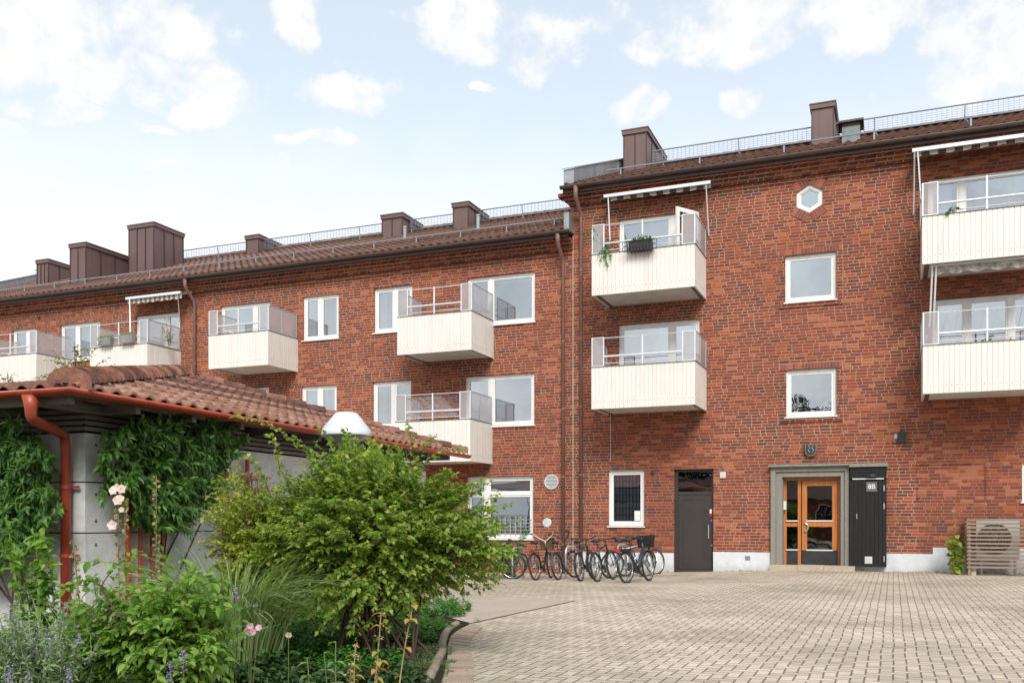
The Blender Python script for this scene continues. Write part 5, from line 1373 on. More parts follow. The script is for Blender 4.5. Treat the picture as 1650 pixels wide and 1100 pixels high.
# hollyhocks
def flower(lv, c, facing, R, n=5):
    facing = unit(facing); a0 = unit(np.cross(facing, [0.1, 0.2, 1.0])); b0 = np.cross(facing, a0)
    for i in range(n):
        a = 2*PI*i/n; d = a0*math.cos(a)+b0*math.sin(a); lv.add(c+d*R*.04, unit(d+facing*.25), facing, R, R*1.25)
def hollyhock(label, px, pys, zc, flowers, lean=0, seed=1, mat=P_pink, leaves=12, name='hollyhock', leafmat=None, gzv=0, n_st=1):
    global rng
    rng = np.random.default_rng(seed); top = V3(Q(px, pys[0], zc)); b = V3(Q(px+lean, pys[1], zc)); b[2] = gzv
    r_ = proot(name, b, label, 'flowering plant', None); polys = []; rads = []; lv = Leaves(); fl = Leaves()
    for s_ in range(n_st):
        off = CR*(.05*s_); pth = bez(b+off*.5, top+off-np.array([0, 0, .10*s_]), 0, 12, rv(.02)); polys.append([Vector(p) for p in pth]); rads.append([.008-.0004*k for k in range(12)])
        H = top[2]-b[2]; z = H*.35
        while z < H:
            t = z/H; i = min(10, int(t*11)); p = pth[i]+(pth[i+1]-pth[i])*(t*11-i); a = rng.uniform(0, 2*PI); d = np.array([math.cos(a), math.sin(a), .35])
            for k in range(4): lv.add(p+d*.008, unit(d+rv(.5)), unit(d+rv(.3)), .034, .026)
            z += .027
    for fx, fy, R in flowers: flower(fl, V3(Q(fx, fy, zc-.06)), -CF+CR*rng.normal(0, .4)+np.array([0, 0, .2]), R)
    stems('stems', polys, rads, M['stemgreen'], r_, 6); lv.build('calyxes', P_bract, r_, droop=0)
    gl_ = Leaves()
    for i in range(leaves):
        a = rng.uniform(0, 2*PI); d = np.array([math.cos(a), math.sin(a), rng.uniform(-.2, .6)]); p = pth[rng.integers(0, 5)]; gl_.add(p+d*.06, unit(d), np.array([0, 0, 1.0]), .11, .10)
    gl_.build('leaves', leafmat or G_front, r_, hi=True, droop=.4)
    if flowers: fl.build('flowers', mat, r_, hi=True, droop=0)
    reroot(r_)
hollyhock('tall hollyhock with pale pink flowers against the grey wall', 191, (783, 1000), 8.2, [(183, 790, .042), (189, 786, .040), (197, 788, .044), (190, 806, .046), (194, 803, .036), (181, 846, .046), (196, 821, .028)], 4, 41, n_st=2)
hollyhock('tall hollyhock stalk gone to seed, with no open flowers', 252, (766, 1000), 8.1, [], 2, 42)
hollyhock('thin leaning seed stalk in front of the wall corner', 117, (870, 1010), 7.4, [], 22, 43, leaves=4)
# brown seed head shrub
r_ = proot('seed_head_plant', G(405, 838+F*CH/9.6), 'dry plant with flat brown seed heads against the pavilion wall', 'plant'); lv = Leaves(); polys = []; b = V3(G(405, 838+F*CH/9.6)); rng = np.random.default_rng(9)
for i in range(34):
    e = V3(Q(rng.uniform(385, 436), rng.uniform(756, 800), 9.6)); polys.append([Vector(q) for q in bez(b, e, .2, 6)])
    for k in range(16): lv.add(e+np.array([rng.normal(0, .035), rng.normal(0, .035), rng.normal(0, .010)]), rv(), rv(), .022, .016)
stems('stems', polys, [[.0035]*6]*34, M['bark'], r_, 4); lv.build('seed_heads', P_brown, r_); reroot(r_)
# russian sage
def sage(label, px, zc, topy, n, seed, spread=.5):
    global rng
    rng = np.random.default_rng(seed); b = V3(G(px, HY+F*CH/zc)); r_ = proot('lavender_bush', b, label, 'flowering plant', None); lv = Leaves(); fl = Leaves(); polys = []; rads = []
    ztop = Q(px, topy, zc).z
    for i in range(n):
        e = b+CR*rng.normal(0, spread)+CF*rng.normal(0, spread*.5)+np.array([0, 0, ztop*rng.uniform(.62, 1.0)]); pth = bez(b+CR*rng.normal(0, .1), e, .15, 8, rv(.05)); polys.append([Vector(q) for q in pth]); rads.append([.0032-.0003*k for k in range(8)])
        spray(lv, pth[:7], .048, .014, .016, .1, 4, .8)
        for k in range(26 if i % 3 else 6):
            t = rng.uniform(.68, 1.0)*7; j = min(6, int(t)); p = pth[j]+(pth[j+1]-pth[j])*(t-j); fl.add(p+rv(.008), rv(), rv(), .013, .011)
        for k in range(5):
            j = rng.integers(3, 7); e2 = pth[j]+unit(rv(1)+np.array([0, 0, 1.5]))*.12; polys.append([Vector(pth[j]), Vector(e2)]); rads.append([.002, .001])
    stems('stems', polys, rads, plain('pale_sage_stem', (.26, .30, .20), .8), r_, 4); lv.build('foliage', G_grey, r_); fl.build('flowers', P_lav, r_); reroot(r_)
sage('silvery sage with lavender spikes in the lower left corner', 60, 5.6, 965, 46, 51, .30)
sage('sage with faded lavender flowers behind the broad-leaved shrub', 230, 6.9, 950, 26, 52, .45)
# low fillers
def ground_plants(label, spots, L, W, mat, seed, h=.18, name='ground_cover', per=16, hi=True, stuff=True):
    global rng
    rng = np.random.default_rng(seed); lv = Leaves()
    for (x, y, r, n) in spots:
        c = V3(G(x, y))
        for i in range(n):
            a = rng.uniform(0, 2*PI); q = r*math.sqrt(rng.random()); p = c+CR*math.cos(a)*q+CF*math.sin(a)*q; hh = h*rng.uniform(.3, 1)*(1-.5*(q/r)**2)
            for k in range(per):
                b = rng.uniform(0, 2*PI); d = np.array([math.cos(b), math.sin(b), rng.uniform(-.2, .5)]); lv.add(p+np.array([0, 0, hh*rng.uniform(.3, 1)])+rv(.012), unit(d), unit(np.array([0, 0, 1.0])+rv(.3)), L*rng.uniform(.6, 1.15), W*rng.uniform(.7, 1.1))
    o = lv.build(name, mat, None, hi=hi, droop=.25); tag(o, label, 'ground cover', kind='stuff'); return o
ground_plants('fresh green leafy ground cover along the timber edge', [(716, 992, .30, 70), (690, 1015, .28, 60), (665, 1035, .25, 60), (735, 985, .22, 45), (700, 975, .35, 60), (640, 1010, .3, 50), (580, 1015, .35, 40)], .040, .028, G_fern, 61, .24)
ground_plants('pale mossy mat spilling over the timber edge', [(700, 1050, .22, 420), (690, 1075, .18, 250), (668, 1062, .2, 200)], .014, .008, G_pale, 62, .09, per=7, hi=False)
ground_plants('dark lobed low plants under the shrubs', [(440, 1095, .34, 90), (400, 1080, .3, 60), (500, 1120, .3, 60), (350, 1120, .35, 70), (640, 1110, .25, 45), (590, 1125, .3, 50), (100, 1150, .5, 110), (10, 1130, .4, 80), (200, 1170, .5, 90), (300, 1060, .4, 70)], .060, .050, leaf_mat('dark_ground_leaves', (.015, .04, .012), (.04, .09, .025), (.08, .14, .04), .25), 63, .26)
ground_plants('low leafy plants round the bases of the shrubs', [(500, 1030, .32, 90), (560, 1040, .32, 90), (625, 1032, .28, 60), (450, 1050, .32, 90), (525, 1062, .28, 80), (390, 1050, .35, 80), (600, 1075, .25, 50), (545, 1090, .2, 40)], .05, .034, G_fern, 66, .28)
ground_plants('light green leafy fillers at the lower left edge of the bed', [(60, 1100, .3, 60), (130, 1090, .3, 60), (10, 1060, .3, 60), (330, 1080, .25, 50), (200, 1120, .3, 50)], .05, .026, G_front, 68, .5)
ground_plants('weedy green tufts growing at the paver edge', [(724, 1068, .06, 20), (722, 1084, .05, 14), (770, 1002, .05, 10)], .022, .010, G_fern, 64, .06, per=8, hi=False)
ground_plants('dense green planting behind the shrubs', [(300, 1000, .5, 120), (350, 985, .5, 100), (480, 985, .5, 100), (560, 975, .5, 90), (120, 1010, .5, 110), (20, 1010, .6, 120), (620, 985, .4, 80), (200, 1040, .4, 80), (500, 1000, .5, 150), (430, 1010, .4, 120), (560, 1000, .5, 150), (640, 990, .4, 110)], .055, .034, G_front, 65, .55)
rng = np.random.default_rng(69); lv = Leaves()
for i in range(260):
    x = XJ+rng.random()*(7.0-XJ); y = D-.07-rng.random()**3*.25
    if OR['dark_door'][0] < x < OR['dark_door'][1] or OR['entrance'][0]-.6 < x < OR['entrance'][1]+.3 or math.sin(x*3.1)+math.sin(x*7.7) < -.1: continue
    for k in range(5): lv.add(np.array([x, y, gz(x, y)])+rv(.015)*np.array([1, 1, 0]), unit(rv(.6)+np.array([0, 0, 1.0])), rv(), rng.uniform(.03, .075), .014)
tag(lv.build('wall_weeds', G_old, None, droop=.2), 'sparse weeds and dead grass along the foot of the brick wall', 'weeds', kind='stuff')
rng = np.random.default_rng(67); lv = Leaves()
for i in range(150):
    x = rng.uniform(720, 1500) if i % 3 else rng.uniform(725, 800); y = 1100-190*rng.random()**.5*(1 if i % 3 else .6)
    p = V3(G(x, max(y, 925))); p[2] = gz(p[0], p[1])+.016; s_ = rng.uniform(.012, .03); lv.add(p, np.array([rng.normal(), rng.normal(), .05]), np.array([0, 0, 1.0])+rv(.15), s_, s_*.6)
tag(lv.build('fallen_leaves', leaf_mat('fallen_leaf_litter', (.09, .05, .02), (.25, .14, .05), (.38, .20, .10), .2), None, hi=True, droop=0), 'scattered fallen leaves on the paving', 'fallen leaves', kind='stuff')
# yellowing stems in the foreground
def yplant(label, px, zc, ty, seed, dry=True, n=7, lean=0.0):
    global rng
    rng = np.random.default_rng(seed); b = V3(G(px, HY+F*CH/zc)); tp = V3(Q(px+lean, ty, zc)); r_ = proot('herb_stem', b, label, 'plant', 'stalky herbs at the front of the bed'); pth = bez(b, tp, 0, 8, rv(.03)); lv = Leaves(); sd_ = Leaves()
    stems('stem', [[Vector(q) for q in pth]], [[.006-.0004*k for k in range(8)]], M['drystem'] if dry else M['stemgreen'], r_, 6)
    for i in range(n):
        j = rng.integers(2, 8); a = rng.uniform(0, 2*PI); lv.add(pth[j], unit([math.cos(a), math.sin(a), .2]), np.array([0, 0, 1.0]), .075, .05)
    lv.build('leaves', G_old if dry else G_pale, r_, hi=True, droop=.5)
    if dry:
        for k in range(40): j = rng.integers(5, 8); sd_.add(pth[j]+rv(.014), rv(), rv(), .017, .013)
        sd_.build('seed_heads', P_bract, r_)
    reroot(r_)
for i, (px, zc, ty, dry, n, lean, lab) in enumerate([(545, 6.1, 1035, False, 9, -4, 'leftmost short stem with round grey-green leaves'), (528, 6.2, 1052, False, 10, -6, 'grey-green herb with broad leaves beside the yellowing stem'), (575, 6.0, 1040, True, 10, -2, 'yellowing stem with a curled leaf at its tip'), (607, 6.1, 1065, True, 8, 3, 'short golden brown withered stem'),
        (600, 6.4, 988, True, 5, 14, 'tall stem with seed clusters leaning right below the shrub'), (640, 6.4, 975, True, 5, 26, 'tallest seed stem leaning right towards the timber edge'), (560, 6.0, 1075, True, 9, 5, 'low stem with yellow spotted leaves'), (500, 6.2, 1060, False, 9, -5, 'grey-green herb at the dark low plants')]):
    yplant(lab, px, zc, ty, 70+i, dry, n, lean)
# anemones
for i, (fl_, lab) in enumerate([([(403, 1008), (398, 1016), (407, 1018), (417, 1011)], 'cluster of pink anemones below the ornamental grass'), ([(465, 1022)], 'single pale pink anemone under the big shrub'), ([(120, 960)], 'pale pink bloom half hidden in the broad-leaved shrub')]):
    zc = 6.2 if i < 2 else 5.6; b = V3(G(fl_[0][0], HY+F*CH/zc)); r_ = proot('anemone', b, lab, 'flower', 'pink anemones'); lv = Leaves(); polys = []; rng = np.random.default_rng(90+i)
    for x, y in fl_: e = V3(Q(x, y, zc)); polys.append([Vector(q) for q in bez(b, e, .02, 6)]); flower(lv, e, -CF+rv(.3), .024, 6)
    stems('stems', polys, [[.0025]*6]*len(polys), M['stemgreen'], r_, 4); lv.build('flowers', P_mag if i == 0 else P_pink, r_, hi=True, droop=0); reroot(r_)
# purple spikes
for i, (x, y, zc) in enumerate([(296, 1062, 5.3), (275, 1078, 5.3), (15, 1085, 5.0), (380, 960, 6.5), (45, 1098, 5.0), (110, 1092, 5.2)]):
    b = V3(G(x, HY+F*CH/zc)); e = V3(Q(x, y-14, zc)); lab = ['brightest purple spike, front of the broad-leaved shrub', 'smaller purple spike left of the brightest one', 'dark purple spike at the bottom left corner', 'faded purple spike inside the ornamental grass', 'short purple spike right of the corner one', 'tiny violet bloom at the bottom edge'][i]
    r_ = proot('flower_spike', b, lab, 'flower', 'purple flower spikes'); lv = Leaves(); rng = np.random.default_rng(120+i); stems('stem', [[Vector(q) for q in bez(b, e, 0, 6)]], [[.003]*6], M['stemgreen'], r_, 4)
    for k in range(70): t = rng.random(); lv.add(e-np.array([0, 0, .11*t])+rv(.006+.009*t), rv(), rv(), .012, .010)
    lv.build('flowers', P_lav, r_); reroot(r_)
# young tree behind the pavilion
def sapling(label, base, shoots, L, W, mat, seed, zg=0):
    global rng
    rng = np.random.default_rng(seed); r_ = proot('young_tree', base, label, 'tree', 'young trees behind the pavilion'); lv = Leaves(); polys = []; rads = []; b = V3(base); b[2] = zg
    c = V3(shoots[0]); top = c.copy(); k0 = bez(b, top, .0, 10, rv(.1)); polys.append([Vector(q) for q in k0]); rads.append([.03-.0025*i for i in range(10)])
    for s_ in shoots[1:]:
        e = V3(s_); pth = bez(k0[7]+(k0[9]-k0[7])*rng.random()*.8, e, .12, 7); polys.append([Vector(q) for q in pth]); rads.append([.008-.001*i for i in range(7)]); spray(lv, pth, L, W, .07, .3, 2, 1.2)
    spray(lv, k0[7:], L, W, .08, .1, 3)
    stems('trunk', polys, rads, M['bark'], r_, 5); lv.build('crown', mat, r_, droop=.4); reroot(r_)
G_sap = leaf_mat('young_tree_leaves', (.10, .13, .03), (.20, .22, .055), (.36, .30, .10), .4)
sz = 17.0
gb_ = G(118, HY+F*CH/sz); sapling('young tree showing its sparse top above the tiled roof', (gb_.x, gb_.y, 0), [Q(x, y, sz) for x, y in [(120, 556), (78, 580), (88, 568), (100, 572), (160, 553), (172, 578), (182, 588), (150, 598), (62, 608), (90, 592), (135, 575), (100, 605), (125, 560), (76, 606), (142, 562)]], .11, .045, G_sap, 81)
gb_ = G(8, HY+F*CH/sz); sapling('sprig of a second young tree at the left edge', (gb_.x, gb_.y, 0), [Q(x, y, sz) for x, y in [(12, 602), (24, 603), (8, 612), (18, 610), (2, 606)]], .09, .035, G_sap, 82)
# shrub and fern by the ground floor window
b_ = P(818, 925, D-1.9); b_.z = gz(b_.x, b_.y); stalky('small green bush between the leftmost bicycle and the window', b_, P(815, 872, D-1.9), 6, .11, .05, G_fern, .45, seed=88, n_st=16, name='small_bush', cat='bush', step=.05, per=4)
b_ = P(822, 915, D-.8); b_.z = gz(b_.x, b_.y); stalky('fern-like shoot reaching over the window sill', b_, P(846, 850, D-.8), 6, .16, .05, G_fern, .06, seed=89, n_st=2, name='fern_shoot', cat='plant', step=.04, per=2)
# balcony plants
def bal_plant(label, pts, L, W, mat, seed, anchor, name='balcony_plant', extra=None, group=None):
    global rng
    rng = np.random.default_rng(seed); r_ = empty(name, anchor, 0, label, 'potted plant', group); lv = Leaves(); polys = []
    for e in pts:
        pth = bez(V3(anchor)+rv(.05), V3(e), .12, 7); polys.append([Vector(q) for q in pth]); spray(lv, pth, L, W, .045, .2, 3, 1.0)
    stems('stems', polys, [[.004]*7]*len(polys), M['stemgreen'], r_, 4); lv.build('leaves', mat, r_, droop=.4)
    if extra: fl = Leaves(); [flower(fl, V3(e), -CF+rv(.4), .035) for e in extra]; fl.build('flowers', P_red, r_)
    reroot(r_)
yb = YF+.12
bal_plant('leafy climber spilling over the left end of the top balcony', [P(x, y, Y) for x, y, Y in [(942, 372, YF), (950, 362, YF-.05), (938, 378, YF), (958, 365, YF+.1), (972, 400, YF-.06), (968, 418, YF-.06), (975, 412, YF-.06), (984, 416, YF-.06), (978, 428, YF-.05), (965, 408, YF-.08), (984, 392, yb), (990, 398, yb), (975, 380, yb), (992, 388, yb), (980, 400, YF-.04), (970, 390, yb)]], .085, .035, G_fern, 130, P(975, 402, YF+.12), extra=[P(978, 388, YF+.1), P(986, 391, YF+.1)])
# black iron window box on the rail
b0 = P(1009, 410, YF-.12); b1 = P(1056, 404, YF-.12); zt = (P(1030, 391, YF).z); zb = P(1030, 407.5, YF).z
fbx = empty('window_box', (b0.x, YF, zb), 0, 'black wrought iron window box hung on the top balcony rail', 'flower box'); k = MB(); k.box(b0.x+.08, b1.x-.08, YF-.20, YF-.03, zb+.02, zt-.01); k.build('planter', M['black'], fbx)
k = MB(); n = 8
for i in range(n+1): x = b0.x+.05+(b1.x-b0.x-.1)*i/n; k.tube([(x, YF-.02, zt+.02), (x, YF-.22, zt+.01), (x, YF-.25, (zt+zb)/2), (x, YF-.20, zb-.01), (x, YF-.02, zb)], .009, 5)
for z in (zt, zb): k.tube([(b0.x, YF-.23, z), (b1.x, YF-.23, z)], .009, 5)
for sx, x in ((-1, b0.x), (1, b1.x)):
    for z, s2 in ((zt, -1), (zb, 1)): k.tube([(x+sx*(.07*math.sin(t)), YF-.23, z+s2*(.07-.07*math.cos(t))) for t in [2*PI*i/12 for i in range(10)]], .008, 5)
k.build('iron_basket', M['black'], fbx); lv = Leaves(); rng = np.random.default_rng(5)
for i in range(170): p = np.array([rng.uniform(b0.x+.15, b1.x-.12), YF-.12+rng.normal(0, .05), zt+abs(rng.normal(0, .05))]); lv.add(p, rv()+np.array([0, 0, .8]), rv(), .06, .04)
lv.build('plants', G_fern, fbx); reroot(fbx)
# grey flower boxes
for i, (xa, xb, yt, yb_) in enumerate([(160, 181.5, 546, 555), (194, 216.5, 541.5, 551)]):
    a = P(xa, yt, YF-.12); b = P(xb, yb_, YF-.12); bx = empty('flower_box', (a.x, YF-.1, b.z), 0, ('left' if i == 0 else 'right')+' grey flower box on the balcony rail under the short awning', 'flower box', 'grey flower boxes')
    k = MB(); x0, x1 = a.x, b.x; z0, z1 = b.z, a.z
    k.v += [(x0+.06, YF-.17, z0), (x1-.06, YF-.17, z0), (x1-.06, YF-.04, z0), (x0+.06, YF-.04, z0), (x0, YF-.22, z1), (x1, YF-.22, z1), (x1, YF-.03, z1), (x0, YF-.03, z1)]; k.f += [(0, 3, 2, 1), (0, 1, 5, 4), (1, 2, 6, 5), (2, 3, 7, 6), (3, 0, 4, 7), (4, 5, 6, 7)]; k.build('trough', M['zinc'], bx)
    lv = Leaves(); rng = np.random.default_rng(15+i)
    for j in range(260): p = np.array([rng.uniform(x0, x1), YF-.12+rng.normal(0, .05), z1+abs(rng.normal(0, .04))]); lv.add(p, rv(.5)+np.array([0, 0, 1.0]), rv(), .075, .012)
    lv.build('plants', G_grass, bx); reroot(bx)
bal_plant('dry bushy plant behind the glass of the flower box balcony', [P(x, y, YF+.5) for x, y in [(262, 528), (268, 520), (272, 534), (276, 526), (280, 538), (266, 540), (274, 545)]], .08, .03, G_sap, 131, P(272, 556, YF+.6))
bal_plant('small green plant behind the lower right balcony rail', [P(x, y, YF+.3) for x, y in [(1588, 540), (1592, 545), (1598, 541), (1585, 548)]], .10, .05, G_fern, 132, P(1592, 556, YF+.3), extra=[P(1628, 546, YF+.3)])
bal_plant('thin trailing sprig on the top right balcony edge', [P(x, y, YF-.03) for x, y in [(1536, 333), (1544, 334), (1530, 341), (1526, 345), (1548, 337)]], .06, .04, G_fern, 133, P(1530, 346, YF+.05))
# fairy lights on the lower right rail
fb = MB(); z0 = BAL_R[3][1][3]+.06; xa = BAL_R[3][1][0]+.36
pp = [(xa+i*.13+random.uniform(-.02, .02), YF+.045, z0+(.68 if i % 2 else .03)+random.uniform(-.03, .0)) for i in range(14)]
fb.tube(pp, .004, 4); fo_ = fb.build('fairy_lights', M['black']); tag(fo_, 'dark cord of fairy lights zigzagging along the lower right balcony rail', 'string lights')
# wall hollyhock on the right
hollyhock('self-sown hollyhock with yellowing leaves beside the slatted enclosure', 1536, (822, 918), zc_of(P(1536, 870, D-.7)), [(1536.5, 822, .05)], 6, 141, mat=P_brown, leaves=4)
b_ = P(1541, 920, D-.8); b_.z = 0; stalky('cluster of round yellow-green leaves at the foot of the hollyhock', b_, P(1540, 868, D-.8), 6, .17, .16, leaf_mat('round_yellow_green_leaves', (.10, .20, .03), (.26, .36, .05), (.55, .50, .10), .4), .16, seed=142, n_st=6, name='leafy_clump', per=2, step=.10, droop=.3)
# ================================================================ STREET FURNITURE
# lamp
lz = 9.6; lp = Q(558, 700, lz); s_ = lz/F
lamp = empty('garden_lamp', (lp.x, lp.y, 0), 0, 'white dome-shaded garden lamp rising behind the big shrub', 'lamp'); zz = lambda y: CH+(HY-y)*s_; R_ = 40*s_
k = MB(); k.lathe([(0, zz(664.5)), (.40*R_, zz(665)), (.46*R_, zz(666.5)), (.93*R_, zz(690)), (.935*R_, zz(691.2)), (.955*R_, zz(691.5)), (R_, zz(700)), (R_*1.0, zz(703)), (.96*R_, zz(702.5)), (.9*R_, zz(692)), (.4*R_, zz(669))][::-1], (lp.x, lp.y, 0), 40); k.build('lamp_shade', M['lampwhite'], lamp, True)
k = MB(); k.lathe([(.95*R_, zz(701)), (.42*R_, zz(714)), (.30*R_, zz(716)), (0, zz(716))][::-1], (lp.x, lp.y, 0), 32); k.build('lamp_diffuser', M['opal'], lamp, True)
k = MB(); k.tube([(lp.x, lp.y, 0), (lp.x, lp.y, zz(715))], .04, 14); k.lathe([(.045, zz(722)), (.13, zz(715)), (.0, zz(714))], (lp.x, lp.y, 0), 16); k.build('lamp_post', M['zinc'], lamp, True)
reroot(lamp)
# bicycle hoops
for i, (xa, xb, ya, yt) in enumerate([(825.5, 835.5, 930, 879), (911.5, 926, 933, 872), (995, 1003, 931, 871)]):
    a = G(xa, ya, -.21); z = gz(a.x, a.y); r0 = zc_of(a); H = .80
    b = a+Vector((.05, .75, 0)); w = (b-a); k = MB(); w = w*.9
    pts = [Vector((a.x, a.y, z-.05)), Vector((a.x, a.y, z+H-.18))]+[Vector((a.x, a.y, z+H-.18))+w*(.5-.5*math.cos(t))*.0+Vector((w.x*(.24-.24*math.cos(t)), w.y*(.24-.24*math.cos(t)), .18*math.sin(t))) for t in [PI/2*j/5 for j in range(1, 6)]]
    m2 = [Vector((2*(a.x+w.x/2)-p.x, 2*(a.y+w.y/2)-p.y, p.z)) for p in pts[::-1]]
    k.tube(pts+m2, .028, 10)
    tag(k.build('bicycle_stand', M['steel'], None, True), ['galvanised hoop stand among the two leftmost bicycles', 'galvanised hoop stand in the middle of the bicycle row', 'galvanised hoop stand behind the bicycle with the black basket'][i], 'bicycle stand', 'galvanised bicycle hoops')
# bicycles
def bike(loc, head, lean, label, frame='bikeblack', step=False, bars='city', basket=None, rack=True, motor=False, seat=True, light=True, orange=False, steer=0.0, guards=True, guardmat=None, R=.335, barmat='black', kick=True):
    root = empty('bicycle', loc, head, label, 'bicycle', 'bicycles parked at the hoops'); root.rotation_euler = (lean, 0, head)
    wb = 1.07; fm = M[frame]
    hub0, hub1 = Vector((0, 0, R)), Vector((wb, 0, R)); bb = Vector((.44, 0, R-.06)); seatc = Vector((.27, 0, R+.42)); head_t = Vector((.83, 0, R+.52)); head_b = Vector((.88, 0, R+.36))
    if motor: head_b = Vector((.87, 0, R+.33))
    def rotz(v, c=Vector((.86, 0, 0)), a=steer): d = v-c; return Vector((c.x+d.x*math.cos(a)-d.y*math.sin(a), d.x*math.sin(a)+d.y*math.cos(a), v.z))
    def wheel(h, st):
        tr = (lambda v: rotz(v)) if st else (lambda v: v)
        t = MB(); t.tube([tr(h+Vector((math.cos(a)*R*.955, 0, math.sin(a)*R*.955))) for a in [2*PI*i/36 for i in range(37)]], .026, 8, False); w = t.build('wheel', M['rubber'], root, True)
        t = MB(); t.tube([tr(h+Vector((math.cos(a)*R*.895, 0, math.sin(a)*R*.895))) for a in [2*PI*i/36 for i in range(37)]], .011, 6, False); t.build('rim', M['chrome'], w, True)
        t = MB(); hs = tr(h+Vector((0, .04, 0))), tr(h-Vector((0, .04, 0)))
        for i in range(20): a = 2*PI*i/20; t.tube([hs[i % 2]+Vector((0, 0, 0)), tr(h+Vector((math.cos(a+.25)*R*.89, 0, math.sin(a+.25)*R*.89)))], .0016, 3, False)
        t.tube(list(hs), .022, 8); t.build('spokes', M['chrome'], w)
        if orange:
            a = 3.9; c = h+Vector((math.cos(a)*R*.62, -.0, math.sin(a)*R*.62)); t = MB(); t.tube([tr(c+Vector((-.05, .02, .03))), tr(c+Vector((.05, -.02, -.03)))], .022, 6); t.build('spoke_reflector', M['orange'], w)
    wheel(hub0, False); wheel(hub1, True)
    f = MB(); th = .019 if not motor else .024
    f.tube([bb, seatc], th, 8); f.tube([head_t, head_b], .022, 8)
    if step: f.tube([bb+Vector((-.04, 0, .16)), Vector((.6, 0, R+.10)), head_b+Vector((-.02, 0, .03))], th, 8); f.tube([bb, Vector((.62, 0, R+.02)), head_b], th*1.1, 8)
    else: f.tube([seatc+Vector((.02, 0, -.04)), head_t+Vector((0, 0, -.03))], th, 8); f.tube([bb, head_b], th*1.15, 8)
    if motor: f.tube([bb+Vector((0, 0, .02)), Vector((.62, 0, R+.10)), head_b+Vector((-.01, 0, .05))], [.05, .05, .04], 10)
    for sy in (-.055, .055):
        f.tube([bb+Vector((0, sy*.6, 0)), hub0+Vector((0, sy, 0))], .009, 6); f.tube([seatc+Vector((0, sy*.4, -.05)), hub0+Vector((0, sy, 0))], .008, 6)
        f.tube([rotz(head_b+Vector((0, sy*.9, -.02))), rotz(head_b+Vector((.05, sy, -.18))), rotz(hub1+Vector((0, sy, 0)))], .011, 6)
    f.tube([seatc, seatc+Vector((-.035, 0, .14))], .012, 8)
    f.build('frame', fm, root, True)
    s = MB(); sc = seatc+Vector((-.06, 0, .17))
    prof = [(-.14, .09, .035), (-.07, .11, .045), (.0, .075, .04), (.09, .035, .028), (.16, .018, .012)]; rings = []
    for x, w, h in prof:
        b0 = len(s.v); rings.append(b0)
        for a in [2*PI*i/10 for i in range(10)]: s.v.append(tuple(sc+Vector((x, w*math.cos(a), h*math.sin(a)+.012))))
    for r0, r1 in zip(rings, rings[1:]):
        for i in range(10): s.f.append((r0+i, r0+(i+1) % 10, r1+(i+1) % 10, r1+i))
    s.f.append(tuple(rings[0]+i for i in range(10))[::-1]); s.f.append(tuple(rings[-1]+i for i in range(10)))
    s.build('saddle', M['black'], root, True)
    st = head_t+Vector((-.03, 0, .10)); k = MB(); k.tube([rotz(head_t), rotz(st+Vector((-.005, 0, .02)))], .013, 8)
    if bars == 'city': bp = [(-.17, .30, .06), (-.04, .27, .07), (.05, .14, .03), (.04, 0, .0), (.05, -.14, .03), (-.04, -.27, .07), (-.17, -.30, .06)]
    elif bars == 'high': bp = [(-.20, .31, .22), (-.06, .29, .22), (.03, .16, .10), (.02, 0, .0), (.03, -.16, .10), (-.06, -.29, .22), (-.20, -.31, .22)]
    else: bp = [(-.05, .30, .02), (.02, .12, .01), (.03, 0, .0), (.02, -.12, .01), (-.05, -.30, .02)]
    bp = [rotz(st+Vector(p)) for p in bp]; k.tube(bp, .014, 8); hb = k.build('handlebar', M[barmat], root, True)
    k = MB(); k.tube([bp[0], bp[0].lerp(bp[1], .8)], .022, 8); k.tube([bp[-1], bp[-1].lerp(bp[-2], .8)], .022, 8)
    k.build('grips', M['rubber'], hb)
    k = MB(); k.tube([bb+Vector((0, -.06, 0)), bb+Vector((0, .06, 0))], .014, 8); k.lathe([(0, -.055), (.09, -.055), (.095, -.05), (0, -.05)], tuple(bb), 18, 'y')
    k.tube([bb+Vector((0, -.07, 0)), bb+Vector((.06, -.075, -.155))], .009, 6); k.tube([bb+Vector((0, .07, 0)), bb+Vector((-.06, .075, .155))], .009, 6); k.box(bb.x+.02, bb.x+.10, -.15, -.07, bb.z-.17, bb.z-.15); k.box(bb.x-.10, bb.x-.02, .07, .15, bb.z+.15, bb.z+.17)
    if motor: k.box(bb.x-.09, bb.x+.11, -.055, .055, bb.z-.06, bb.z+.09)
    k.tube([bb+Vector((0, -.055, .09)), hub0+Vector((0, -.055, .04))], .005, 4); k.tube([bb+Vector((0, -.055, -.09)), hub0+Vector((0, -.055, -.04))], .005, 4)
    if kick: k.tube([Vector((.36, .05, R-.06)), Vector((.30, .20, .01))], .008, 6)
    k.build('crankset', M['rubber'], root)
    if guards:
        for h, a0, a1, stt in ((hub0, .15, PI*1.02, False), (hub1, .35, PI*1.0, True)):
            k = MB(); n = 16; RR = R+.022; base = None; pts = []
            for i in range(n+1):
                a = a0+(a1-a0)*i/n; c = h+Vector((math.cos(a)*RR, 0, math.sin(a)*RR)); ci = h+Vector((math.cos(a)*(RR-.012), 0, math.sin(a)*(RR-.012)))
                row = [ci+Vector((0, -.028, 0)), c+Vector((0, -.012, 0)), c+Vector((0, .012, 0)), ci+Vector((0, .028, 0))]; pts.append([rotz(p) if stt else p for p in row])
            for i in range(n):
                for j in range(3): k.quad(pts[i][j], pts[i+1][j], pts[i+1][j+1], pts[i][j+1])
            k.build('mudguard', M[guardmat or frame], root, True)
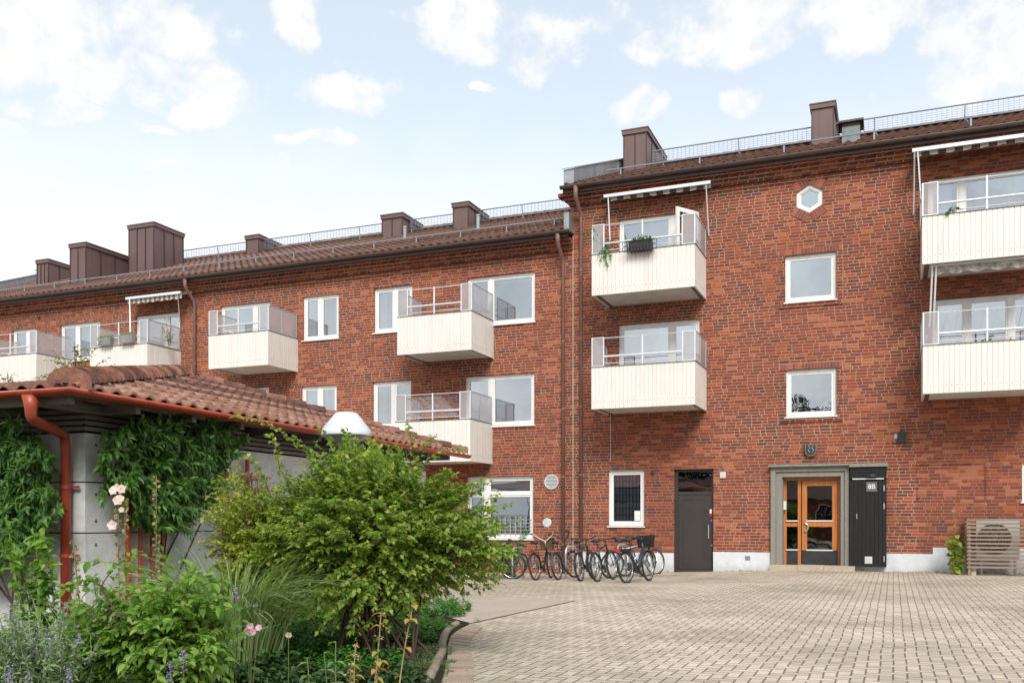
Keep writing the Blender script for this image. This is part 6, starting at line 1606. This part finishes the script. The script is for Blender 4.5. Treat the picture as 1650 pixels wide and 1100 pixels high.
    if rack:
        k = MB(); zr = 2*R+.07
        for sy in (-.06, .06): k.tube([Vector((.22, sy, zr)), Vector((-.20, sy, zr))], .007, 6); k.tube([Vector((-.12, sy, zr)), hub0+Vector((0, sy, 0))], .006, 6)
        for x in (-.2, -.08, .04, .16): k.tube([Vector((x, -.06, zr)), Vector((x, .06, zr))], .006, 6)
        if motor: k.box(-.18, .20, -.055, .055, zr-.055, zr-.008)
        k.build('luggage_rack', M['bikeblack'], root)
    if light:
        k = MB(); zr = 2*R-.01; k.box(-.30 if rack else -.05, -.27 if rack else -.03, -.032, .032, zr-.02+(.05 if rack else .1), zr+.035+(.05 if rack else .1)); 
        if rack: k.box(-.271, -.20, -.02, .02, zr+.03, zr+.055)
        k.build('rear_light', M['redlens'], root)
    if basket:
        k = MB(); bx = head_t+Vector((.20, 0, .02)); x0, x1, w0, h0 = bx.x-.12, bx.x+.15, .17, .26
        cor = lambda z, s: [Vector((x0+(1-s)*.04, -w0*s, z)), Vector((x1-(1-s)*.04, -w0*s, z)), Vector((x1-(1-s)*.04, w0*s, z)), Vector((x0+(1-s)*.04, w0*s, z))]
        z0 = bx.z-.12; a, b = cor(z0, .8), cor(z0+h0, 1.0)
        for i in range(4):
            j = (i+1) % 4
            for q in range(11):
                t = q/10; k.tube([rotz(a[i].lerp(a[j], t)), rotz(b[i].lerp(b[j], t))], .007, 4, False)
            for q in range(10): t = q/9; k.tube([rotz(a[i].lerp(b[i], t)), rotz(a[j].lerp(b[j], t))], .011, 4, False)
        k.quad(*[rotz(v) for v in a]); k.tube([rotz(b[i % 4]) for i in range(5)], .012, 6)
        k.build('basket', M['wicker' if basket == 'wicker' else 'black'], root)
    return root
def bk_at(px, py, zg=None):
    p = G(px, py, -.2)
    for _ in range(6): p = G(px, py, gz(p.x, p.y))
    return p
R90 = PI/2
bike(bk_at(788, 933), R90-.33, .30, 'leftmost bicycle, leaning right behind the shrub', 'bikeblack', bars='mtb', rack=False, light=False, guards=False)
r1 = bike(bk_at(826, 932.5), R90+1.78, .06, 'green-black bicycle standing sideways with an orange spoke reflector', 'bikegreen', orange=True, steer=.2, bars='mtb', rack=False, light=False, guards=True)
bike(bk_at(864, 934.5), R90-.05, -.12, 'bicycle with cream handlebar, brown wicker basket and red rear light', 'bikeblack', step=True, bars='high', basket='wicker', barmat='creamgrip', steer=.2)
bike(bk_at(900, 934), R90-.02, -.15, 'black bicycle with silver mudguards right of the wicker basket', 'bikeblack', bars='high', rack=True, light=False, guardmat='bikegrey', steer=-.4)
bike(bk_at(936, 936), R90+.02, -.13, 'black bicycle leaning left just right of the middle hoop', 'bikeblack', bars='city', light=False, rack=True)
bike(bk_at(963, 937), R90-.06, -.12, 'dark bicycle with fat saddle in front of the silver one', 'bikeblack', bars='mtb', rack=False, light=True)
bike(bk_at(985, 931), R90-.75, .12, 'silver-framed bicycle with flat handlebar', 'bikesilver', bars='mtb', rack=False, light=False, guards=False, steer=.3)
bike(bk_at(1010, 939), R90-.24, -.08, 'black electric bicycle with a black basket on its handlebar', 'bikegrey', step=True, bars='city', basket='wire', motor=True, guardmat='bikeblack', steer=.1)
bike(bk_at(1008, 928), R90-.55, -.06, 'rearmost bicycle, its front wheel against the white plinth', 'bikeblack', bars='mtb', rack=True, light=True, guards=False)

# air conditioner and slatted enclosure
xa = P(1558, 900, D-1.05).x; xb = xa+2.15; yf = D-1.05; z1 = P(1558, 836.5, yf).z
en = empty('slatted_enclosure', (xa, yf, 0), 0, 'weathered horizontal slat enclosure round the air conditioner', 'fence'); n = 13
k = MB(); z0 = .17
for i in range(n):
    z = z0+(z1-z0-.03)*i/(n-1); k.box(xa, xb, yf, yf+.022, z, z+.044)
k.build('front_slats', M['greywood'], en)
k = MB()
for i in range(n): z = z0+(z1-z0-.03)*i/(n-1); k.box(xa+.0, xa+.022, yf+.024, D-.12, z, z+.044); k.box(xb-.022, xb, yf+.024, D-.12, z, z+.044)
k.build('side_slats', M['greywood'], en)
for x in (xa+.026, xa+1.05, xb-.08):
    if x != xa+1.05: MB().box(x, x+.055, yf+.024, yf+.08, 0, z1).build('post', M['greywood'], en)
for x in (xa+.026, xb-.08): MB().box(x, x+.055, D-.16, D-.10, 0, z1).build('post', M['greywood'], en)
MB().box(xa+.10, xa+.20, yf+.09, yf+.19, 0, .16).build('foot_block', M['stone'], en)
reroot(en)
ya = D-.60; x0 = P(1573, 870, ya).x; x1 = P(1643, 870, ya).x; zt = P(1573, 838, ya).z; zb = P(1573, 899, ya).z
ac = empty('air_conditioner', ((x0+x1)/2, ya, 0), 0, 'grey air conditioner unit with round fan behind the slats', 'air conditioner')
k = MB(); k.box(x0, x1, ya, ya+.36, zb, zt); k.box(x0-.01, x1+.01, ya-.012, ya+.37, zt, zt+.02); k.build('casing', M['wall_ac'], ac)
cx, cz = P(1602, 870, ya).x, (zt+zb)/2+.02; k = MB(); k.lathe([(0, -.006), (.33, -.006), (.34, -.03), (.36, -.03), (.36, 0)], (cx, ya-.001, cz), 36, 'y'); k.build('fan_opening', M['black'], ac)
k = MB()
for r in (.06, .12, .18, .24, .30, .345): k.tube([(cx+r*math.cos(a), ya-.045, cz+r*math.sin(a)) for a in [2*PI*i/32 for i in range(33)]], .004, 4, False)
for i in range(10): a = 2*PI*i/10; k.tube([(cx, ya-.047, cz), (cx+.35*math.cos(a), ya-.043, cz+.35*math.sin(a))], .004, 4, False)
k.build('fan_grille', M['zinc'], ac)
k = MB()
for x in (x0+.08, x1-.12): k.box(x, x+.045, ya+.02, ya+.06, 0, zb); k.box(x, x+.045, ya-.12, ya+.40, zb-.045, zb-.004); k.box(x, x+.045, ya-.12, ya-.08, 0, zb-.045)
k.build('stand_legs', M['zinc'], ac); reroot(ac)

# the yard behind the viewer: what the door and window panes mirror
ob = empty('courtyard_building', (4, -16, 0), 0, 'low brick building across the yard, mirrored in the entrance door glass', 'building')
k = MB(); k.box(-14, 22, -24, -16, 0, 3.0); k.build('wall', M['brick'], ob)
k = MB(); k.poly([(-14.6, -15.4, 2.9), (22.6, -15.4, 2.9), (22.6, -20, 4.3), (-14.6, -20, 4.3)]); k.poly([(-14.6, -24.6, 2.9), (-14.6, -20, 4.3), (22.6, -20, 4.3), (22.6, -24.6, 2.9)]); k.build('roof', M['fartile'], ob)
for i in range(9):
    x = -12+i*3.6; k = MB().box(x, x+1.4, -16.0, -15.95, .9, 2.3); wq = k.build('window', M['white'], ob); MB().box(x+.1, x+1.3, -15.949, -15.94, 1.0, 2.2).build('pane', M['glassdark'], wq)
reroot(ob)
rng = np.random.default_rng(77); G_far = leaf_mat('dark_tree_leaves', (.012, .028, .008), (.03, .055, .015), None, .15)
for i, (x, y, h) in enumerate([(-6.6, -27, 11.2), (3, -30, 12.5), (12, -27, 10), (-16, -24, 10)]):
    r_ = empty('courtyard_tree', (x, y, 0), 0, ['leftmost', 'tallest', 'right-hand', 'nearest round'][i]+' tree across the yard, mirrored in the lower stair window', 'tree', 'trees across the yard')
    n = 9000; v = rng.normal(0, 1, (n, 3)); v /= np.linalg.norm(v, axis=1, keepdims=True); rr = rng.random(n)**.4*(1+.25*np.sin(v[:, 0]*5+i)*np.cos(v[:, 2]*4)); p = np.array([x, y, h*.62])+v*rr[:, None]*np.array([h*.36, h*.36, h*.36])
    leafmesh('crown', p, rng.normal(0, 1, (n, 3)), rng.normal(0, 1, (n, 3)), .24, .17, G_far, r_); MB().tube([(x, y, 0), (x+.1, y, h*.3), (x, y+.1, h*.7)], [.25, .18, .07], 8).build('trunk', M['bark'], r_, True)
    reroot(r_)
# ================================================================ CAMERA, SKY, SUN
cam = bpy.data.cameras.new('camera'); co = bpy.data.objects.new('camera', cam); col.objects.link(co); scene.camera = co
co.location = (0, 0, CH); co.rotation_euler = (PI/2, 0, TH); cam.sensor_width = 36; cam.lens = F/1650*36; cam.shift_y = (HY-550)/1650; cam.clip_end = 3000; cam.clip_start = .05
SUN_EL, SUN_AZ = math.radians(41), math.radians(27)      # azimuth measured from -Y towards -X (behind the camera, to the left)
sd = Vector((math.sin(SUN_AZ)*math.cos(SUN_EL), -math.cos(SUN_AZ)*math.cos(SUN_EL), math.sin(SUN_EL)))
sl = bpy.data.lights.new('sun', 'SUN'); sl.energy = 2.2; sl.angle = math.radians(22); sl.color = (1, .97, .93); so = bpy.data.objects.new('sun', sl); col.objects.link(so)
so.rotation_euler = (-sd).to_track_quat('-Z', 'Y').to_euler()
w = bpy.data.worlds.new('World'); scene.world = w; w.use_nodes = True; nt = w.node_tree; nt.nodes.clear(); t = NT(nt)
sky = t.n('ShaderNodeTexSky'); sky.sky_type = 'NISHITA'; sky.sun_disc = False; sky.sun_elevation = SUN_EL
sky.sun_rotation = math.atan2(sd.x, sd.y); sky.altitude = 0; sky.air_density = 1.0; sky.dust_density = 2.5; sky.ozone_density = 1.5
tc = t.n('ShaderNodeTexCoord').outputs['Generated']; x = t.xyz(tc)
az = t.m('ARCTAN2', x[0], x[1]); el = t.m('ARCSINE', x[2])
# clouds: noise in a flattened cloud-layer projection, gathered round a few banks
inv = t.m('DIVIDE', 1.0, t.m('MAXIMUM', t.m('ADD', x[2], .12), .04))
cv = t.vec(t.m('MULTIPLY', x[0], inv), t.m('MULTIPLY', x[1], inv), 0.0)
wz = t.n('ShaderNodeTexNoise', i_Scale=15.0, i_Detail=5.0); t.t.links.new(tc, wz.inputs['Vector']); wx = t.xyz(wz.outputs['Color']); az = t.m('ADD', az, t.m('MULTIPLY', t.m('SUBTRACT', wx[0], .5), .085)); el = t.m('ADD', el, t.m('MULTIPLY', t.m('SUBTRACT', wx[1], .5), .05))
n1 = t.noise(13., 7, .62, tc); n2 = t.noise(34.0, 5, .6, tc)
def dirof(px, py):
    u = (px-825)/F; v = (HY-py)/F; d = Vector((u*CT-ST, u*ST+CT, v)); d.normalize(); return math.atan2(d.x, d.y), math.asin(d.z)
banks = [(60, 60, 130, 55), (200, 30, 150, 40), (150, 150, 60, 20), (300, 140, 110, 42), (95, 180, 75, 16), (300, 185, 40, 20), (480, 35, 38, 42), (560, 155, 62, 24), (505, 228, 48, 9), (800, 50, 110, 48), (850, 90, 55, 34), (700, 20, 60, 20),
         (1070, 80, 55, 28), (1250, 25, 200, 48), (1400, 30, 110, 40), (1010, 172, 45, 18), (1600, 60, 90, 90), (1560, 130, 60, 30), (245, 272, 30, 7), (65, 287, 25, 6), (1180, 160, 35, 18), (10, 205, 25, 8), (770, 155, 25, 8), (240, 212, 30, 6)]
mask = None
for px, py, a, b in banks:
    A_, E_ = dirof(px, py); da = t.m('DIVIDE', t.m('SUBTRACT', az, A_), a/F*1.25); de = t.m('DIVIDE', t.m('SUBTRACT', el, E_), b/F*1.25)
    q = t.m('SUBTRACT', 1.0, t.m('ADD', t.m('MULTIPLY', da, da), t.m('MULTIPLY', de, de)))
    mask = q if mask is None else t.m('MAXIMUM', mask, q)
# elsewhere in the sky the same broken cloud carries on
A0, E0 = dirof(825, 300); out = t.mr(t.m('ABSOLUTE', t.m('SUBTRACT', az, A0)), .55, .75, 0, 1); hi_ = t.mr(el, .52, .65, 0, 1); gen = t.m('MULTIPLY', t.m('MAXIMUM', out, hi_), t.mr(t.noise(.8, 3, .5, cv), .42, .62, -.4, .9))
mask = t.m('MAXIMUM', t.m('MAXIMUM', mask, -1.0), t.m('SUBTRACT', gen, .3))
dn = t.m('ADD', t.m('MULTIPLY', t.m('MINIMUM', mask, .6), .46), t.m('ADD', t.m('MULTIPLY', t.m('SUBTRACT', n1, .5), 1.15), t.m('MULTIPLY', t.m('SUBTRACT', n2, .5), .75)))
cl = t.mr(dn, .0, .42, 0, 1, smooth=True)
haze = t.mr(el, .15, .47, 1.0, .0, smooth=True)
skyc = t.mix(1.0, sky, rgb(*SKYMUL), 'MULTIPLY')
veil = t.mix(t.mr(haze, 0, 1, .52, 1.0), skyc, rgb(*[v*SKYW for v in (.985, 1.0, 1.015)]))
shade = t.mr(t.m('SUBTRACT', n2, t.m('MULTIPLY', dn, .25)), .3, .7, .94, 1.03)
cc = t.mix(1.0, rgb(*[v*SKYW for v in (.92, .905, .88)]), t.vec(shade, shade, shade), 'MULTIPLY')
fin = t.mix(t.m('MULTIPLY', cl, .95), veil, cc)
fs = t.m('ADD', 1.0, t.m('MULTIPLY', out, t.mr(t.noise(4.5, 5, .55, tc), .36, .62, -.30, .06))); fin = t.mix(1.0, fin, t.vec(fs, fs, t.m('POWER', fs, .85)), 'MULTIPLY')
bg = t.n('ShaderNodeBackground'); t.set(bg.inputs[0], fin); bg.inputs[1].default_value = .125; o = t.n('ShaderNodeOutputWorld'); nt.links.new(bg.outputs[0], o.inputs[0])
vs = scene.view_settings; scene.display_settings.display_device = 'sRGB'; vs.view_transform = 'Standard'; vs.look = 'None'; vs.exposure = EXPO; vs.gamma = 1.0
scene.cycles.max_bounces = 7; scene.cycles.transparent_max_bounces = 14; scene.cycles.diffuse_bounces = 3; scene.cycles.glossy_bounces = 3; scene.cycles.caustics_reflective = False; scene.cycles.caustics_refractive = False
scene.cycles.use_denoising = True
